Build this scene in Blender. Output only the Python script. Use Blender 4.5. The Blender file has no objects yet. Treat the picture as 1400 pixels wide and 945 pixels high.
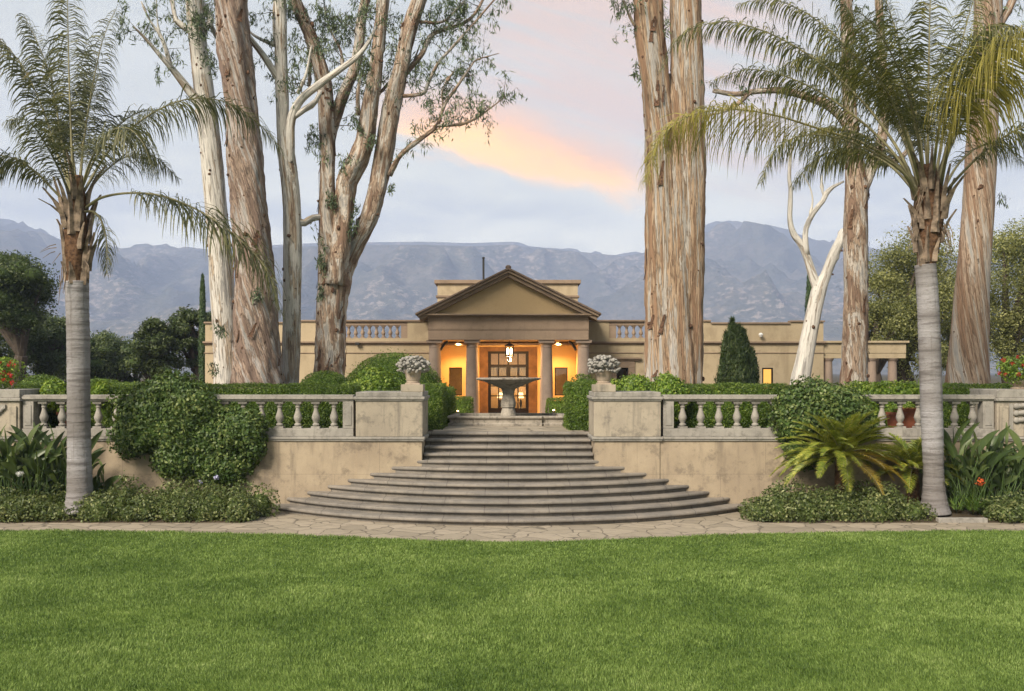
import bpy, math, random
import numpy as np
from mathutils import Vector, noise as mnoise

random.seed(7)
RNG = np.random.default_rng(7)
R = math.radians
scene = bpy.context.scene
C = scene.collection

# ------------------------------------------------------------------ camera
FX, HZ, CX, EYE = 1350.0, 510.0, 695.0, 3.3
cam_d = bpy.data.cameras.new('camera')
cam = bpy.data.objects.new('camera', cam_d)
C.objects.link(cam)
cam.location = (0, 0, EYE)
cam.rotation_euler = (R(90), 0, 0)
cam_d.sensor_width = 36.0
cam_d.lens = FX / 1400 * 36
cam_d.shift_x = 5 / 1400
cam_d.shift_y = 37.5 / 1400
cam_d.clip_start = 0.1
cam_d.clip_end = 20000
scene.camera = cam

scene.render.engine = 'CYCLES'
cy = scene.cycles
cy.use_denoising = True
cy.max_bounces = 6
cy.diffuse_bounces = 3
cy.glossy_bounces = 2
cy.transmission_bounces = 4
cy.transparent_max_bounces = 12
cy.volume_bounces = 1
cy.caustics_reflective = False
cy.caustics_refractive = False
cy.use_adaptive_sampling = True
cy.adaptive_threshold = 0.02
vs = scene.view_settings
vs.view_transform = 'Standard'
vs.look = 'None'
vs.gamma = 1.0
vs.use_curve_mapping = False
vs.exposure = 0.62


# ------------------------------------------------------------------ node shorthand
class NT:
    def __init__(s, tree):
        s.t = tree
        s.n = tree.nodes
        s.l = tree.links

    def node(s, typ, **kw):
        n = s.n.new(typ)
        for k, v in kw.items():
            if k.startswith('i_'):
                pass
            else:
                setattr(n, k, v)
        return n

    def put(s, sock, v):
        if isinstance(v, bpy.types.NodeSocket):
            s.l.new(v, sock)
        elif isinstance(v, (tuple, list)) and sock.type == 'RGBA' and len(v) == 3:
            sock.default_value = (*v, 1)
        else:
            sock.default_value = v

    def math(s, op, a, b=0.0, c=0.0, clamp=False):
        n = s.node('ShaderNodeMath', operation=op)
        n.use_clamp = clamp
        s.put(n.inputs[0], a)
        s.put(n.inputs[1], b)
        s.put(n.inputs[2], c)
        return n.outputs[0]

    def mix(s, f, a, b, mode='MIX'):
        n = s.node('ShaderNodeMix', data_type='RGBA', blend_type=mode)
        s.put(n.inputs[0], f)
        s.put(n.inputs[6], a)
        s.put(n.inputs[7], b)
        return n.outputs[2]

    def ramp(s, f, stops, interp='LINEAR'):
        n = s.node('ShaderNodeValToRGB')
        n.color_ramp.interpolation = interp
        e = n.color_ramp.elements
        while len(e) < len(stops):
            e.new(0.5)
        for k, (p, c) in enumerate(stops):
            e[k].position = p
            e[k].color = (*c, 1) if len(c) == 3 else c
        s.put(n.inputs[0], f)
        return n.outputs[0]

    def step(s, v, a, b):
        n = s.node('ShaderNodeMapRange', interpolation_type='SMOOTHSTEP')
        s.put(n.inputs[0], v)
        n.inputs[1].default_value = a
        n.inputs[2].default_value = b
        return n.outputs[0]

    def noise(s, vec, scale, detail=3, rough=0.55, dist=0.0):
        n = s.node('ShaderNodeTexNoise')
        if vec is not None:
            s.l.new(vec, n.inputs['Vector'])
        n.inputs['Scale'].default_value = scale
        n.inputs['Detail'].default_value = detail
        n.inputs['Roughness'].default_value = rough
        n.inputs['Distortion'].default_value = dist
        return n.outputs[0]

    def scalev(s, vec, sc, off=(0, 0, 0), rot=(0, 0, 0)):
        n = s.node('ShaderNodeMapping')
        s.l.new(vec, n.inputs[0])
        n.inputs['Scale'].default_value = sc
        n.inputs['Location'].default_value = off
        n.inputs['Rotation'].default_value = rot
        return n.outputs[0]

    def bump(s, h, strength=0.3, dist=0.02):
        n = s.node('ShaderNodeBump')
        s.put(n.inputs['Height'], h)
        n.inputs['Strength'].default_value = strength
        n.inputs['Distance'].default_value = dist
        return n.outputs[0]


def new_mat(name):
    m = bpy.data.materials.new(name)
    m.use_nodes = True
    nt = NT(m.node_tree)
    nt.n.clear()
    out = nt.node('ShaderNodeOutputMaterial')
    return m, nt, out


def bsdf(nt, out, col, rough=0.8, spec=0.3, normal=None, metal=0.0):
    b = nt.node('ShaderNodeBsdfPrincipled')
    nt.put(b.inputs['Base Color'], col)
    nt.put(b.inputs['Roughness'], rough)
    b.inputs['Specular IOR Level'].default_value = spec
    b.inputs['Metallic'].default_value = metal
    if normal is not None:
        nt.l.new(normal, b.inputs['Normal'])
    if out is not None:
        nt.l.new(b.outputs[0], out.inputs[0])
    return b


# ------------------------------------------------------------------ sky
SUN_EL, SUN_AZ = 38.0, -35.0     # sun behind the camera, to its left; az measured from -Y
world = bpy.data.worlds.new('World')
scene.world = world
world.use_nodes = True
w = NT(world.node_tree)
w.n.clear()
wo = w.node('ShaderNodeOutputWorld')
sky = w.node('ShaderNodeTexSky')
sky.sky_type = 'NISHITA'
sky.sun_disc = False
sky.sun_elevation = R(SUN_EL)
sky.sun_rotation = R(180 + 35)
sky.air_density = 1.2
sky.dust_density = 2.0
bg1 = w.node('ShaderNodeBackground')
w.l.new(sky.outputs[0], bg1.inputs[0])
bg1.inputs[1].default_value = 0.07
tc = w.node('ShaderNodeTexCoord')
sep = w.node('ShaderNodeSeparateXYZ')
w.l.new(tc.outputs['Generated'], sep.inputs[0])
dx, dy, dz = sep.outputs
ysafe = w.math('MAXIMUM', dy, 0.05)
az = w.math('DIVIDE', dx, ysafe)
el = w.math('DIVIDE', dz, ysafe)
fwd = w.step(dy, 0.15, 0.45)
# veil of high cloud
veil = w.ramp(dz, [(0.0, (1.44, 1.34, 1.00)), (0.10, (1.44, 1.34, 1.00)), (0.17, (1.04, 0.99, 0.74)), (0.26, (0.62, 0.61, 0.50)), (0.38, (0.46, 0.47, 0.43)), (1.0, (0.48, 0.52, 0.54))])
cmb = w.node('ShaderNodeCombineXYZ')
zz = w.math('ADD', dz, 0.12)
w.put(cmb.inputs[0], w.math('DIVIDE', dx, zz))
w.put(cmb.inputs[1], w.math('DIVIDE', dy, zz))
cl = w.noise(cmb.outputs[0], 1.1, 6, 0.6, 0.3)
veil = w.mix(w.step(cl, 0.38, 0.68), veil, (0.68, 0.67, 0.58))
# the evening glow sits in front of the viewer; the sky behind is dimmer
glow = w.step(dy, -0.35, 0.45)
veil = w.mix(glow, w.mix(1.0, veil, (0.50, 0.53, 0.58), 'MULTIPLY'), veil)
# coordinates along the sunset streak
cmb2 = w.node('ShaderNodeCombineXYZ')
w.put(cmb2.inputs[0], az)
w.put(cmb2.inputs[1], w.math('MULTIPLY', w.math('ADD', el, w.math('MULTIPLY', az, 0.30)), 3.2))
wisp = w.noise(cmb2.outputs[0], 7.0, 7, 0.62, 0.4)
wisp2 = w.noise(w.scalev(cmb2.outputs[0], (0.6, 1.3, 1), (3.1, 0.4, 0)), 9.0, 6, 0.6, 0.6)
wob = w.math('MULTIPLY', w.math('SUBTRACT', wisp, 0.5), 0.075)
line = w.math('SUBTRACT', w.math('ADD', el, wob), w.math('SUBTRACT', 0.220, w.math('MULTIPLY', az, 0.27)))
pa = w.step(line, -0.026, 0.0)
pb = w.math('SUBTRACT', 1.0, w.step(line, 0.005, 0.070))
win = w.math('MULTIPLY', w.step(az, -0.17, -0.07), w.math('SUBTRACT', 1.0, w.step(az, 0.10, 0.165)))
streak = w.math('MULTIPLY', w.math('MULTIPLY', pa, pb), w.math('MULTIPLY', win, fwd))
pinkm = w.math('MULTIPLY', w.step(line, -0.01, 0.07), w.step(wisp2, 0.30, 0.60))
pinkw = w.math('MULTIPLY', w.step(az, -0.10, 0.02), w.math('SUBTRACT', 1.0, w.step(az, 0.22, 0.36)))
pinkh = w.math('SUBTRACT', 1.0, w.step(el, 0.36, 0.55))
pinkm = w.math('MULTIPLY', w.math('MULTIPLY', pinkm, pinkw), w.math('MULTIPLY', pinkh, fwd))
veil = w.mix(w.math('MULTIPLY', pinkm, 0.62), veil, (0.86, 0.50, 0.30))
orange = w.mix(w.step(line, -0.012, 0.03), (2.10, 0.98, 0.08), (1.30, 0.58, 0.14))
veil = w.mix(w.math('MULTIPLY', streak, 0.92), veil, orange)
bg2 = w.node('ShaderNodeBackground')
w.l.new(veil, bg2.inputs[0])
bg2.inputs[1].default_value = 1.06
mx = w.node('ShaderNodeMixShader')
mx.inputs[0].default_value = 0.90
w.l.new(bg1.outputs[0], mx.inputs[1])
w.l.new(bg2.outputs[0], mx.inputs[2])
w.l.new(mx.outputs[0], wo.inputs[0])

sd = bpy.data.lights.new('sun', 'SUN')
sd.energy = 4.4
sd.angle = R(24)
sd.color = (1.0, 0.88, 0.71)
sun = bpy.data.objects.new('sun', sd)
C.objects.link(sun)
sun.rotation_euler = (R(90 - SUN_EL), 0, R(SUN_AZ))


# ------------------------------------------------------------------ geometry helpers
def at(px, py, D):
    return Vector(((px - CX) * D / FX, D, EYE + (HZ - py) * D / FX))


def X(px, D):
    return (px - CX) * D / FX


def Z(py, D):
    return EYE + (HZ - py) * D / FX


class MB:
    """collects faces; build() links them as one mesh object"""
    def __init__(s):
        s.v = []
        s.f = []
        s.bark = []

    def add(s, vs, fs, bark=None):
        o = len(s.v)
        s.v += [tuple(p) for p in vs]
        s.f += [tuple(i + o for i in f) for f in fs]
        s.bark += bark if bark is not None else [tuple(p) for p in vs]

    def box(s, x0, x1, y0, y1, z0, z1):
        s.add([(x0, y0, z0), (x1, y0, z0), (x1, y1, z0), (x0, y1, z0), (x0, y0, z1), (x1, y0, z1), (x1, y1, z1), (x0, y1, z1)],
              [(0, 3, 2, 1), (4, 5, 6, 7), (0, 1, 5, 4), (1, 2, 6, 5), (2, 3, 7, 6), (3, 0, 4, 7)])

    def prism_xz(s, poly, y0, y1):
        n = len(poly)
        vs = [(x, y0, z) for x, z in poly] + [(x, y1, z) for x, z in poly]
        fs = [tuple(range(n)), tuple(range(2 * n - 1, n - 1, -1))]
        fs += [(i, i + n, (i + 1) % n + n, (i + 1) % n) for i in range(n)]
        s.add(vs, fs)

    def prism_xy(s, poly, z0, z1):
        n = len(poly)
        vs = [(x, y, z0) for x, y in poly] + [(x, y, z1) for x, y in poly]
        fs = [tuple(range(n - 1, -1, -1)), tuple(range(n, 2 * n))]
        fs += [(i, (i + 1) % n, (i + 1) % n + n, i + n) for i in range(n)]
        s.add(vs, fs)

    def lathe(s, prof, c=(0, 0, 0), n=20, fn=None, cap=True):
        vs, fs = [], []
        m = len(prof)
        for k, (r, z) in enumerate(prof):
            for i in range(n):
                a = 2 * math.pi * i / n
                rr = r if fn is None else fn(r, z, a, k)
                vs.append((c[0] + rr * math.cos(a), c[1] + rr * math.sin(a), c[2] + z))
        for k in range(m - 1):
            for i in range(n):
                j = (i + 1) % n
                fs.append((k * n + i, k * n + j, (k + 1) * n + j, (k + 1) * n + i))
        if cap:
            fs.append(tuple(range(n - 1, -1, -1)))
            fs.append(tuple(range((m - 1) * n, m * n)))
        s.add(vs, fs)

    def sqlathe(s, prof, c=(0, 0, 0)):
        vs, fs = [], []
        for r, z in prof:
            vs += [(c[0] - r, c[1] - r, c[2] + z), (c[0] + r, c[1] - r, c[2] + z), (c[0] + r, c[1] + r, c[2] + z), (c[0] - r, c[1] + r, c[2] + z)]
        m = len(prof)
        for k in range(m - 1):
            for i in range(4):
                j = (i + 1) % 4
                fs.append((k * 4 + i, k * 4 + j, (k + 1) * 4 + j, (k + 1) * 4 + i))
        fs.append((3, 2, 1, 0))
        fs.append(tuple(range((m - 1) * 4, m * 4)))
        s.add(vs, fs)

    def tube(s, pts, rad, n=10, disp=None, seedv=0.0, cap=True):
        pts = [Vector(p) for p in pts]
        m = len(pts)
        vs, fs, bk = [], [], []
        L = 0.0
        up = None
        for k in range(m):
            t = (pts[min(k + 1, m - 1)] - pts[max(k - 1, 0)])
            if t.length < 1e-9:
                t = Vector((0, 0, 1))
            t.normalize()
            if up is None:
                up = Vector((0, 1, 0)) if abs(t.y) < 0.9 else Vector((1, 0, 0))
            u = (up - t * up.dot(t)).normalized()
            up = u
            v = t.cross(u)
            if k:
                L += (pts[k] - pts[k - 1]).length
            for i in range(n):
                a = 2 * math.pi * i / n
                d = u * math.cos(a) + v * math.sin(a)
                r = rad[k]
                if disp:
                    r = disp(r, a, L, k)
                vs.append(pts[k] + d * r)
                bk.append((math.cos(a) * rad[0], math.sin(a) * rad[0], L + seedv * 11))
        for k in range(m - 1):
            for i in range(n):
                j = (i + 1) % n
                fs.append((k * n + i, k * n + j, (k + 1) * n + j, (k + 1) * n + i))
        if cap:
            fs.append(tuple(range(n - 1, -1, -1)))
            fs.append(tuple(range((m - 1) * n, m * n)))
        s.add(vs, fs, bk)

    def build(s, name, mat, parent=None, smooth=False, bevel=0.0, bark=False, origin=None, angle=35):
        me = bpy.data.meshes.new(name)
        org = Vector(parent['wl']) if parent is not None else (Vector(origin) if origin is not None else Vector((0, 0, 0)))
        v = np.array(s.v, dtype=np.float64) - np.array(org)
        me.from_pydata(v.tolist(), [], s.f)
        if bark:
            a = me.attributes.new('bark', 'FLOAT_VECTOR', 'POINT')
            a.data.foreach_set('vector', np.array(s.bark, dtype=np.float32).ravel())
        me.materials.append(mat)
        if smooth:
            me.polygons.foreach_set('use_smooth', [True] * len(me.polygons))
            if angle:
                try:
                    me.set_sharp_from_angle(angle=R(angle))
                except Exception:
                    pass
        me.update()
        o = bpy.data.objects.new(name, me)
        C.objects.link(o)
        if parent is not None:
            o.parent = parent
            o['wl'] = tuple(org)
        else:
            o.location = org
            o['wl'] = tuple(org)
        if bevel:
            b = o.modifiers.new('bevel', 'BEVEL')
            b.width = bevel
            b.segments = 2
            b.limit_method = 'ANGLE'
            b.angle_limit = R(40)
        return o


def tag(o, label=None, cat=None, group=None, kind=None):
    if label:
        o['label'] = label
    if cat:
        o['category'] = cat
    if group:
        o['group'] = group
    if kind:
        o['kind'] = kind
    return o


def thing(name, label, cat, loc=(0, 0, 0), group=None):
    o = bpy.data.objects.new(name, None)
    C.objects.link(o)
    o.empty_display_size = 0.3
    o.location = loc
    o['wl'] = tuple(loc)
    return tag(o, label, cat, group)


def copy_tree(o, parent=None, move=None):
    c = o.copy()
    C.objects.link(c)
    if parent is not None:
        c.parent = parent
    if move is not None:
        c.location = Vector(o.location) + Vector(move)
        c['wl'] = tuple(c.location)
    for ch in list(o.children):
        copy_tree(ch, c)
    return c


def catmull(pts, sub=6):
    """pts: list of tuples of any length -> smooth resampled list"""
    P = [np.array(p, dtype=float) for p in pts]
    P = [2 * P[0] - P[1]] + P + [2 * P[-1] - P[-2]]
    out = []
    for i in range(1, len(P) - 2):
        p0, p1, p2, p3 = P[i - 1:i + 3]
        for k in range(sub):
            t = k / sub
            out.append(0.5 * ((2 * p1) + (-p0 + p2) * t + (2 * p0 - 5 * p1 + 4 * p2 - p3) * t * t + (-p0 + 3 * p1 - 3 * p2 + p3) * t ** 3))
    out.append(P[-2])
    return out


# ---- leaf clouds (numpy)
_K = RNG.normal(size=(9, 3))
_PH = RNG.uniform(0, 6.28, 9)


def lump(P, f=1.0):
    """cheap smooth 3-D noise, about -1..1"""
    return sum(np.sin((P * f) @ (_K[i] * (0.8 + 0.35 * i)) + _PH[i]) / (1 + 0.25 * i) for i in range(9)) / 3.0


def nrm(a):
    return a / np.maximum(np.linalg.norm(a, axis=1, keepdims=True), 1e-9)


def leaf_geo(P, N, L, W, tilt=0.6, hang=0.0, fold=0.12, up=0.0):
    n = len(P)
    nr = nrm(N + tilt * RNG.normal(size=(n, 3)))
    t = RNG.normal(size=(n, 3)) + np.array([0, 0, -hang + up])
    t -= (t * nr).sum(1, keepdims=True) * nr
    t = nrm(t)
    sd_ = np.cross(nr, t)
    l_ = (L * RNG.uniform(0.5, 1.45, n))[:, None]
    w_ = (W * RNG.uniform(0.7, 1.25, n))[:, None]
    a = P - t * l_ * 0.3
    b = P + t * l_ * 0.1 + sd_ * w_ / 2 + nr * w_ * fold
    c = P + t * l_ * 0.7 - nr * l_ * 0.08
    d = P + t * l_ * 0.1 - sd_ * w_ / 2 + nr * w_ * fold
    V = np.stack([a, b, c, d], 1).reshape(-1, 3)
    return V


def np_object(name, quads, mat, parent=None, origin=(0, 0, 0), cores=(), mats=None, smooth_core=True):
    """quads: list of (V, material index) with 4 verts a face; cores: list of (verts, faces)"""
    org = np.array(parent['wl'] if parent is not None else origin, dtype=float)
    Vs, starts, counts, loops, mi = [], [], [], [], []
    off = 0
    lp = 0
    for V, m in quads:
        n = len(V) // 4
        Vs.append(V - org)
        loops.append(np.arange(off, off + 4 * n))
        starts.append(lp + 4 * np.arange(n))
        counts.append(np.full(n, 4))
        mi.append(np.full(n, m))
        off += 4 * n
        lp += 4 * n
    for cv, cf, m in cores:
        cv = np.array(cv)
        Vs.append(cv - org)
        for f in cf:
            loops.append(np.array(f) + off)
            starts.append(np.array([lp]))
            counts.append(np.array([len(f)]))
            mi.append(np.array([m]))
            lp += len(f)
        off += len(cv)
    V = np.concatenate(Vs).astype(np.float32)
    loops = np.concatenate(loops).astype(np.int32)
    starts = np.concatenate(starts).astype(np.int32)
    counts = np.concatenate(counts).astype(np.int32)
    mi = np.concatenate(mi).astype(np.int32)
    me = bpy.data.meshes.new(name)
    me.vertices.add(len(V))
    me.vertices.foreach_set('co', V.ravel())
    me.loops.add(len(loops))
    me.loops.foreach_set('vertex_index', loops)
    me.polygons.add(len(starts))
    me.polygons.foreach_set('loop_start', starts)
    try:
        me.polygons.foreach_set('loop_total', counts)
    except Exception:
        pass
    for m in (mats or [mat]):
        me.materials.append(m)
    me.polygons.foreach_set('material_index', mi)
    me.update(calc_edges=True)
    me.validate()
    o = bpy.data.objects.new(name, me)
    C.objects.link(o)
    o['wl'] = tuple(org)
    if parent is not None:
        o.parent = parent
    else:
        o.location = org
    return o


def ico(c, r, sub=2, wob=0.0, f=1.0):
    """a lumpy ball as (verts, faces): latitude/longitude grid"""
    nu, nv = 14, 8
    vs = []
    for j in range(nv + 1):
        th = math.pi * j / nv
        for i in range(nu):
            ph = 2 * math.pi * i / nu
            vs.append((math.sin(th) * math.cos(ph), math.sin(th) * math.sin(ph), math.cos(th)))
    vs = np.array(vs)
    p = np.array(c) + vs * np.array(r)
    if wob:
        p = np.array(c) + vs * np.array(r) * (1 + wob * lump(p, f))[:, None]
    fs = []
    for j in range(nv):
        for i in range(nu):
            k = (i + 1) % nu
            fs.append((j * nu + i, (j + 1) * nu + i, (j + 1) * nu + k, j * nu + k))
    return p, fs


def boxcore(x0, x1, y0, y1, z0, z1):
    v = [(x0, y0, z0), (x1, y0, z0), (x1, y1, z0), (x0, y1, z0), (x0, y0, z1), (x1, y0, z1), (x1, y1, z1), (x0, y1, z1)]
    return v, [(0, 3, 2, 1), (4, 5, 6, 7), (0, 1, 5, 4), (1, 2, 6, 5), (2, 3, 7, 6), (3, 0, 4, 7)]


def on_box(n, x0, x1, y0, y1, z0, z1, jit=0.03):
    A = np.array([(x1 - x0) * (z1 - z0), (x1 - x0) * (y1 - y0), (y1 - y0) * (z1 - z0), (y1 - y0) * (z1 - z0), (x1 - x0) * (z1 - z0) * 0.4])
    side = RNG.choice(5, n, p=A / A.sum())
    u, v = RNG.uniform(size=n), RNG.uniform(size=n)
    P = np.zeros((n, 3))
    N = np.zeros((n, 3))
    xs, ys, zs = x0 + u * (x1 - x0), y0 + u * (y1 - y0), z0 + v * (z1 - z0)
    k = side == 0
    P[k] = np.stack([xs, np.full(n, y0), zs], 1)[k]; N[k] = (0, -1, 0)
    k = side == 1
    P[k] = np.stack([xs, y0 + v * (y1 - y0), np.full(n, z1)], 1)[k]; N[k] = (0, 0, 1)
    k = side == 2
    P[k] = np.stack([np.full(n, x0), ys, zs], 1)[k]; N[k] = (-1, 0, 0)
    k = side == 3
    P[k] = np.stack([np.full(n, x1), ys, zs], 1)[k]; N[k] = (1, 0, 0)
    k = side == 4
    P[k] = np.stack([xs, np.full(n, y1), zs], 1)[k]; N[k] = (0, 1, 0)
    # round the corners a little, then roughen
    c = np.array([(x0 + x1) / 2, (y0 + y1) / 2, z0])
    h = np.array([(x1 - x0) / 2, (y1 - y0) / 2, z1 - z0])
    q = np.abs((P - c) / h)
    edge = np.sort(q, axis=1)[:, 1]
    P = P - (P - c) / h * (np.clip(edge - 0.9, 0, 1) * 0.25)[:, None] * np.minimum(h, 0.6)
    d = jit * lump(P, 4.0) + RNG.uniform(-jit, jit * 0.6, n)
    return P + N * d[:, None], N


def on_ball(n, c, r, thick=0.25, wob=0.12, f=1.5, zmin=None, back=0.55):
    d = nrm(RNG.normal(size=(n * 2, 3)))
    keep = (d[:, 1] < back)
    d = d[keep][:n]
    n = len(d)
    c, r = np.array(c), np.array(r)
    s = 1 - thick * RNG.uniform(size=n) ** 1.7
    P0 = c + d * r
    s = s + wob * lump(P0, f)
    s = np.where(RNG.uniform(size=n) < 0.035, s + RNG.uniform(0.02, 0.14, n), s)      # stray shoots
    P = c + d * r * s[:, None]
    N = nrm(d / r)
    if zmin is not None:
        k = P[:, 2] > zmin
        P, N = P[k], N[k]
    return P, N

# ------------------------------------------------------------------ materials
def geo_pos(nt):
    """object-space position (the setting sits at the world origin, so this is stable)"""
    return nt.node('ShaderNodeTexCoord').outputs['Object']


def stone_mat(name, base, dark, light, scale=1.0, rough=0.85, bump=0.35, streak=0.5, fine=40.0, joints=None):
    m, nt, out = new_mat(name)
    g = nt.node('ShaderNodeNewGeometry').outputs['Position']
    n1 = nt.noise(g, 0.9 * scale, 5, 0.6)
    n2 = nt.noise(g, 5.0 * scale, 4, 0.65)
    n3 = nt.noise(nt.scalev(g, (3.0, 3.0, 0.35)), 1.6 * scale, 4, 0.6)
    n4 = nt.noise(g, fine, 3, 0.6)
    col = nt.mix(nt.step(n1, 0.36, 0.64), base, light)
    col = nt.mix(nt.math('MULTIPLY', nt.step(nt.noise(g, 2.3 * scale, 5, 0.7), 0.50, 0.66), streak), col, dark)
    col = nt.mix(nt.math('MULTIPLY', nt.step(n3, 0.5, 0.75), streak), col, dark)
    col = nt.mix(nt.math('MULTIPLY', nt.step(n2, 0.55, 0.75), 0.5), col, dark)
    col = nt.mix(nt.math('MULTIPLY', nt.math('SUBTRACT', n4, 0.5), 0.5, clamp=True), col, (0.02, 0.02, 0.02))
    h = nt.math('ADD', nt.math('MULTIPLY', n4, 0.5), nt.math('MULTIPLY', n2, 0.6))
    if joints:
        wv = nt.node('ShaderNodeTexBrick')
        wv.inputs['Scale'].default_value = 1.0
        wv.inputs['Brick Width'].default_value = joints[0]
        wv.inputs['Row Height'].default_value = joints[1]
        wv.inputs['Mortar Size'].default_value = joints[2]
        wv.inputs['Mortar Smooth'].default_value = 0.4
        wv.offset = joints[3]
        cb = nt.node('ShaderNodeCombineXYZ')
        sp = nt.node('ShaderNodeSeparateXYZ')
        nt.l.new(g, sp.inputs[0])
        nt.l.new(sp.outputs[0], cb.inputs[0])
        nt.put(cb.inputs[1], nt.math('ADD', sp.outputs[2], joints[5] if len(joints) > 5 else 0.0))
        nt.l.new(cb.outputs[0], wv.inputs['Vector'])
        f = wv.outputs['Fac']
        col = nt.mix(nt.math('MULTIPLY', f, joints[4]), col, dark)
    b = nt.bump(h, bump, 0.02)
    bsdf(nt, out, col, rough, 0.25, b)
    return m


def foliage_mat(name, dark, mid, light, trans=0.25, scale=1.2, lightpos=0.85, rough=0.5, spec=0.35, last=None):
    m, nt, out = new_mat(name)
    geo = nt.node('ShaderNodeNewGeometry')
    rnd = geo.outputs['Random Per Island']
    n1 = nt.noise(geo.outputs['Position'], scale, 2, 0.6)
    f = nt.math('ADD', nt.math('MULTIPLY', rnd, 0.75), nt.math('MULTIPLY', nt.math('SUBTRACT', n1, 0.45), 0.9))
    col = nt.ramp(f, [(0.0, dark), (0.5, mid), (lightpos, light), (1.0, last or tuple(min(1, c * 1.25) for c in light))])
    b = bsdf(nt, None, col, rough, spec)
    tr = nt.node('ShaderNodeBsdfTranslucent')
    nt.put(tr.inputs[0], nt.mix(0.5, col, (light[0] * 1.2, light[1] * 1.3, light[2] * 0.6)))
    ms = nt.node('ShaderNodeMixShader')
    ms.inputs[0].default_value = trans
    nt.l.new(b.outputs[0], ms.inputs[1])
    nt.l.new(tr.outputs[0], ms.inputs[2])
    nt.l.new(ms.outputs[0], out.inputs[0])
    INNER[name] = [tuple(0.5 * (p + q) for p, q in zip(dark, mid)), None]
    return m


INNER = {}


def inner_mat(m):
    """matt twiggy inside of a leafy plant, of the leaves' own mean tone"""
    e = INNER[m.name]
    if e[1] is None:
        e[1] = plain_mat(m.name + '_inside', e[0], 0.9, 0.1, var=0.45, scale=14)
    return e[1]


def plain_mat(name, col, rough=0.6, spec=0.3, metal=0.0, var=0.15, scale=6.0, bump=0.0):
    m, nt, out = new_mat(name)
    g = nt.node('ShaderNodeNewGeometry').outputs['Position']
    n1 = nt.noise(g, scale, 4, 0.6)
    c = nt.mix(nt.step(n1, 0.3, 0.7), tuple(x * (1 - var) for x in col), tuple(min(1, x * (1 + var)) for x in col))
    bsdf(nt, out, c, rough, spec, nt.bump(n1, bump, 0.01) if bump else None, metal)
    return m


def emit_mat(name, col, strength):
    m, nt, out = new_mat(name)
    e = nt.node('ShaderNodeEmission')
    nt.put(e.inputs[0], col)
    e.inputs[1].default_value = strength
    nt.l.new(e.outputs[0], out.inputs[0])
    return m


def bark_mat(name, pale, tan, brown, twist=0.5, peel=0.5, grey=(0.33, 0.32, 0.31), elong=0.22, grain=1.0):
    m, nt, out = new_mat(name)
    at_ = nt.node('ShaderNodeAttribute', attribute_name='bark')
    v = at_.outputs['Vector']
    # twist the grain around the trunk
    sp = nt.node('ShaderNodeSeparateXYZ')
    nt.l.new(v, sp.inputs[0])
    rot = nt.node('ShaderNodeVectorRotate', rotation_type='Z_AXIS')
    nt.l.new(v, rot.inputs['Vector'])
    nt.l.new(nt.math('MULTIPLY', sp.outputs[2], twist), rot.inputs['Angle'])
    tv = rot.outputs[0]
    plate = nt.noise(nt.scalev(tv, (1.0, 1.0, elong)), 3.2, 7, 0.66, 0.5)
    strip = nt.noise(nt.scalev(tv, (1.0, 1.0, elong * 0.45)), 9.0, 6, 0.66, 0.3)
    fine = nt.noise(nt.scalev(tv, (1.0, 1.0, 0.09)), 24.0, 5, 0.65)
    spots = nt.noise(v, 5.0, 3, 0.5)
    p_ = nt.math('ADD', plate, nt.math('MULTIPLY', nt.math('SUBTRACT', strip, 0.5), 0.45))
    o_ = 0.14 * (0.5 - peel)
    t1, t2, t3 = 0.40, 0.475 + o_, 0.565 + o_
    col = nt.mix(nt.step(p_, t1 - 0.03, t1 + 0.03), grey, pale)
    s2, s3 = nt.step(p_, t2 - 0.012, t2 + 0.012), nt.step(p_, t3 - 0.015, t3 + 0.015)
    col = nt.mix(s2, col, tan)
    col = nt.mix(s3, col, brown)
    # thin dark rims where a plate of bark lifts
    for tt in (t2, t3):
        rim = nt.math('SUBTRACT', 1.0, nt.step(nt.math('ABSOLUTE', nt.math('SUBTRACT', p_, tt - 0.012)), 0.003, 0.014))
        col = nt.mix(nt.math('MULTIPLY', rim, 0.7 * grain), col, tuple(c * 0.35 for c in brown))
    col = nt.mix(nt.math('MULTIPLY', nt.step(fine, 0.46, 0.70), 0.55 * grain), col, tuple(c * 0.6 for c in brown))
    col = nt.mix(nt.math('MULTIPLY', nt.step(strip, 0.60, 0.70), 0.7 * grain), col, tuple(c * 0.38 for c in brown))
    col = nt.mix(nt.math('MULTIPLY', nt.step(spots, 0.70, 0.74), 0.75), col, (0.05, 0.03, 0.022))
    h = nt.math('ADD', nt.math('ADD', nt.math('MULTIPLY', s2, 0.35), nt.math('MULTIPLY', s3, 0.35)), nt.math('ADD', nt.math('MULTIPLY', strip, 0.8), nt.math('MULTIPLY', fine, 0.4)))
    bsdf(nt, out, col, 0.85, 0.2, nt.bump(h, 0.9, 0.10))
    return m


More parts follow.
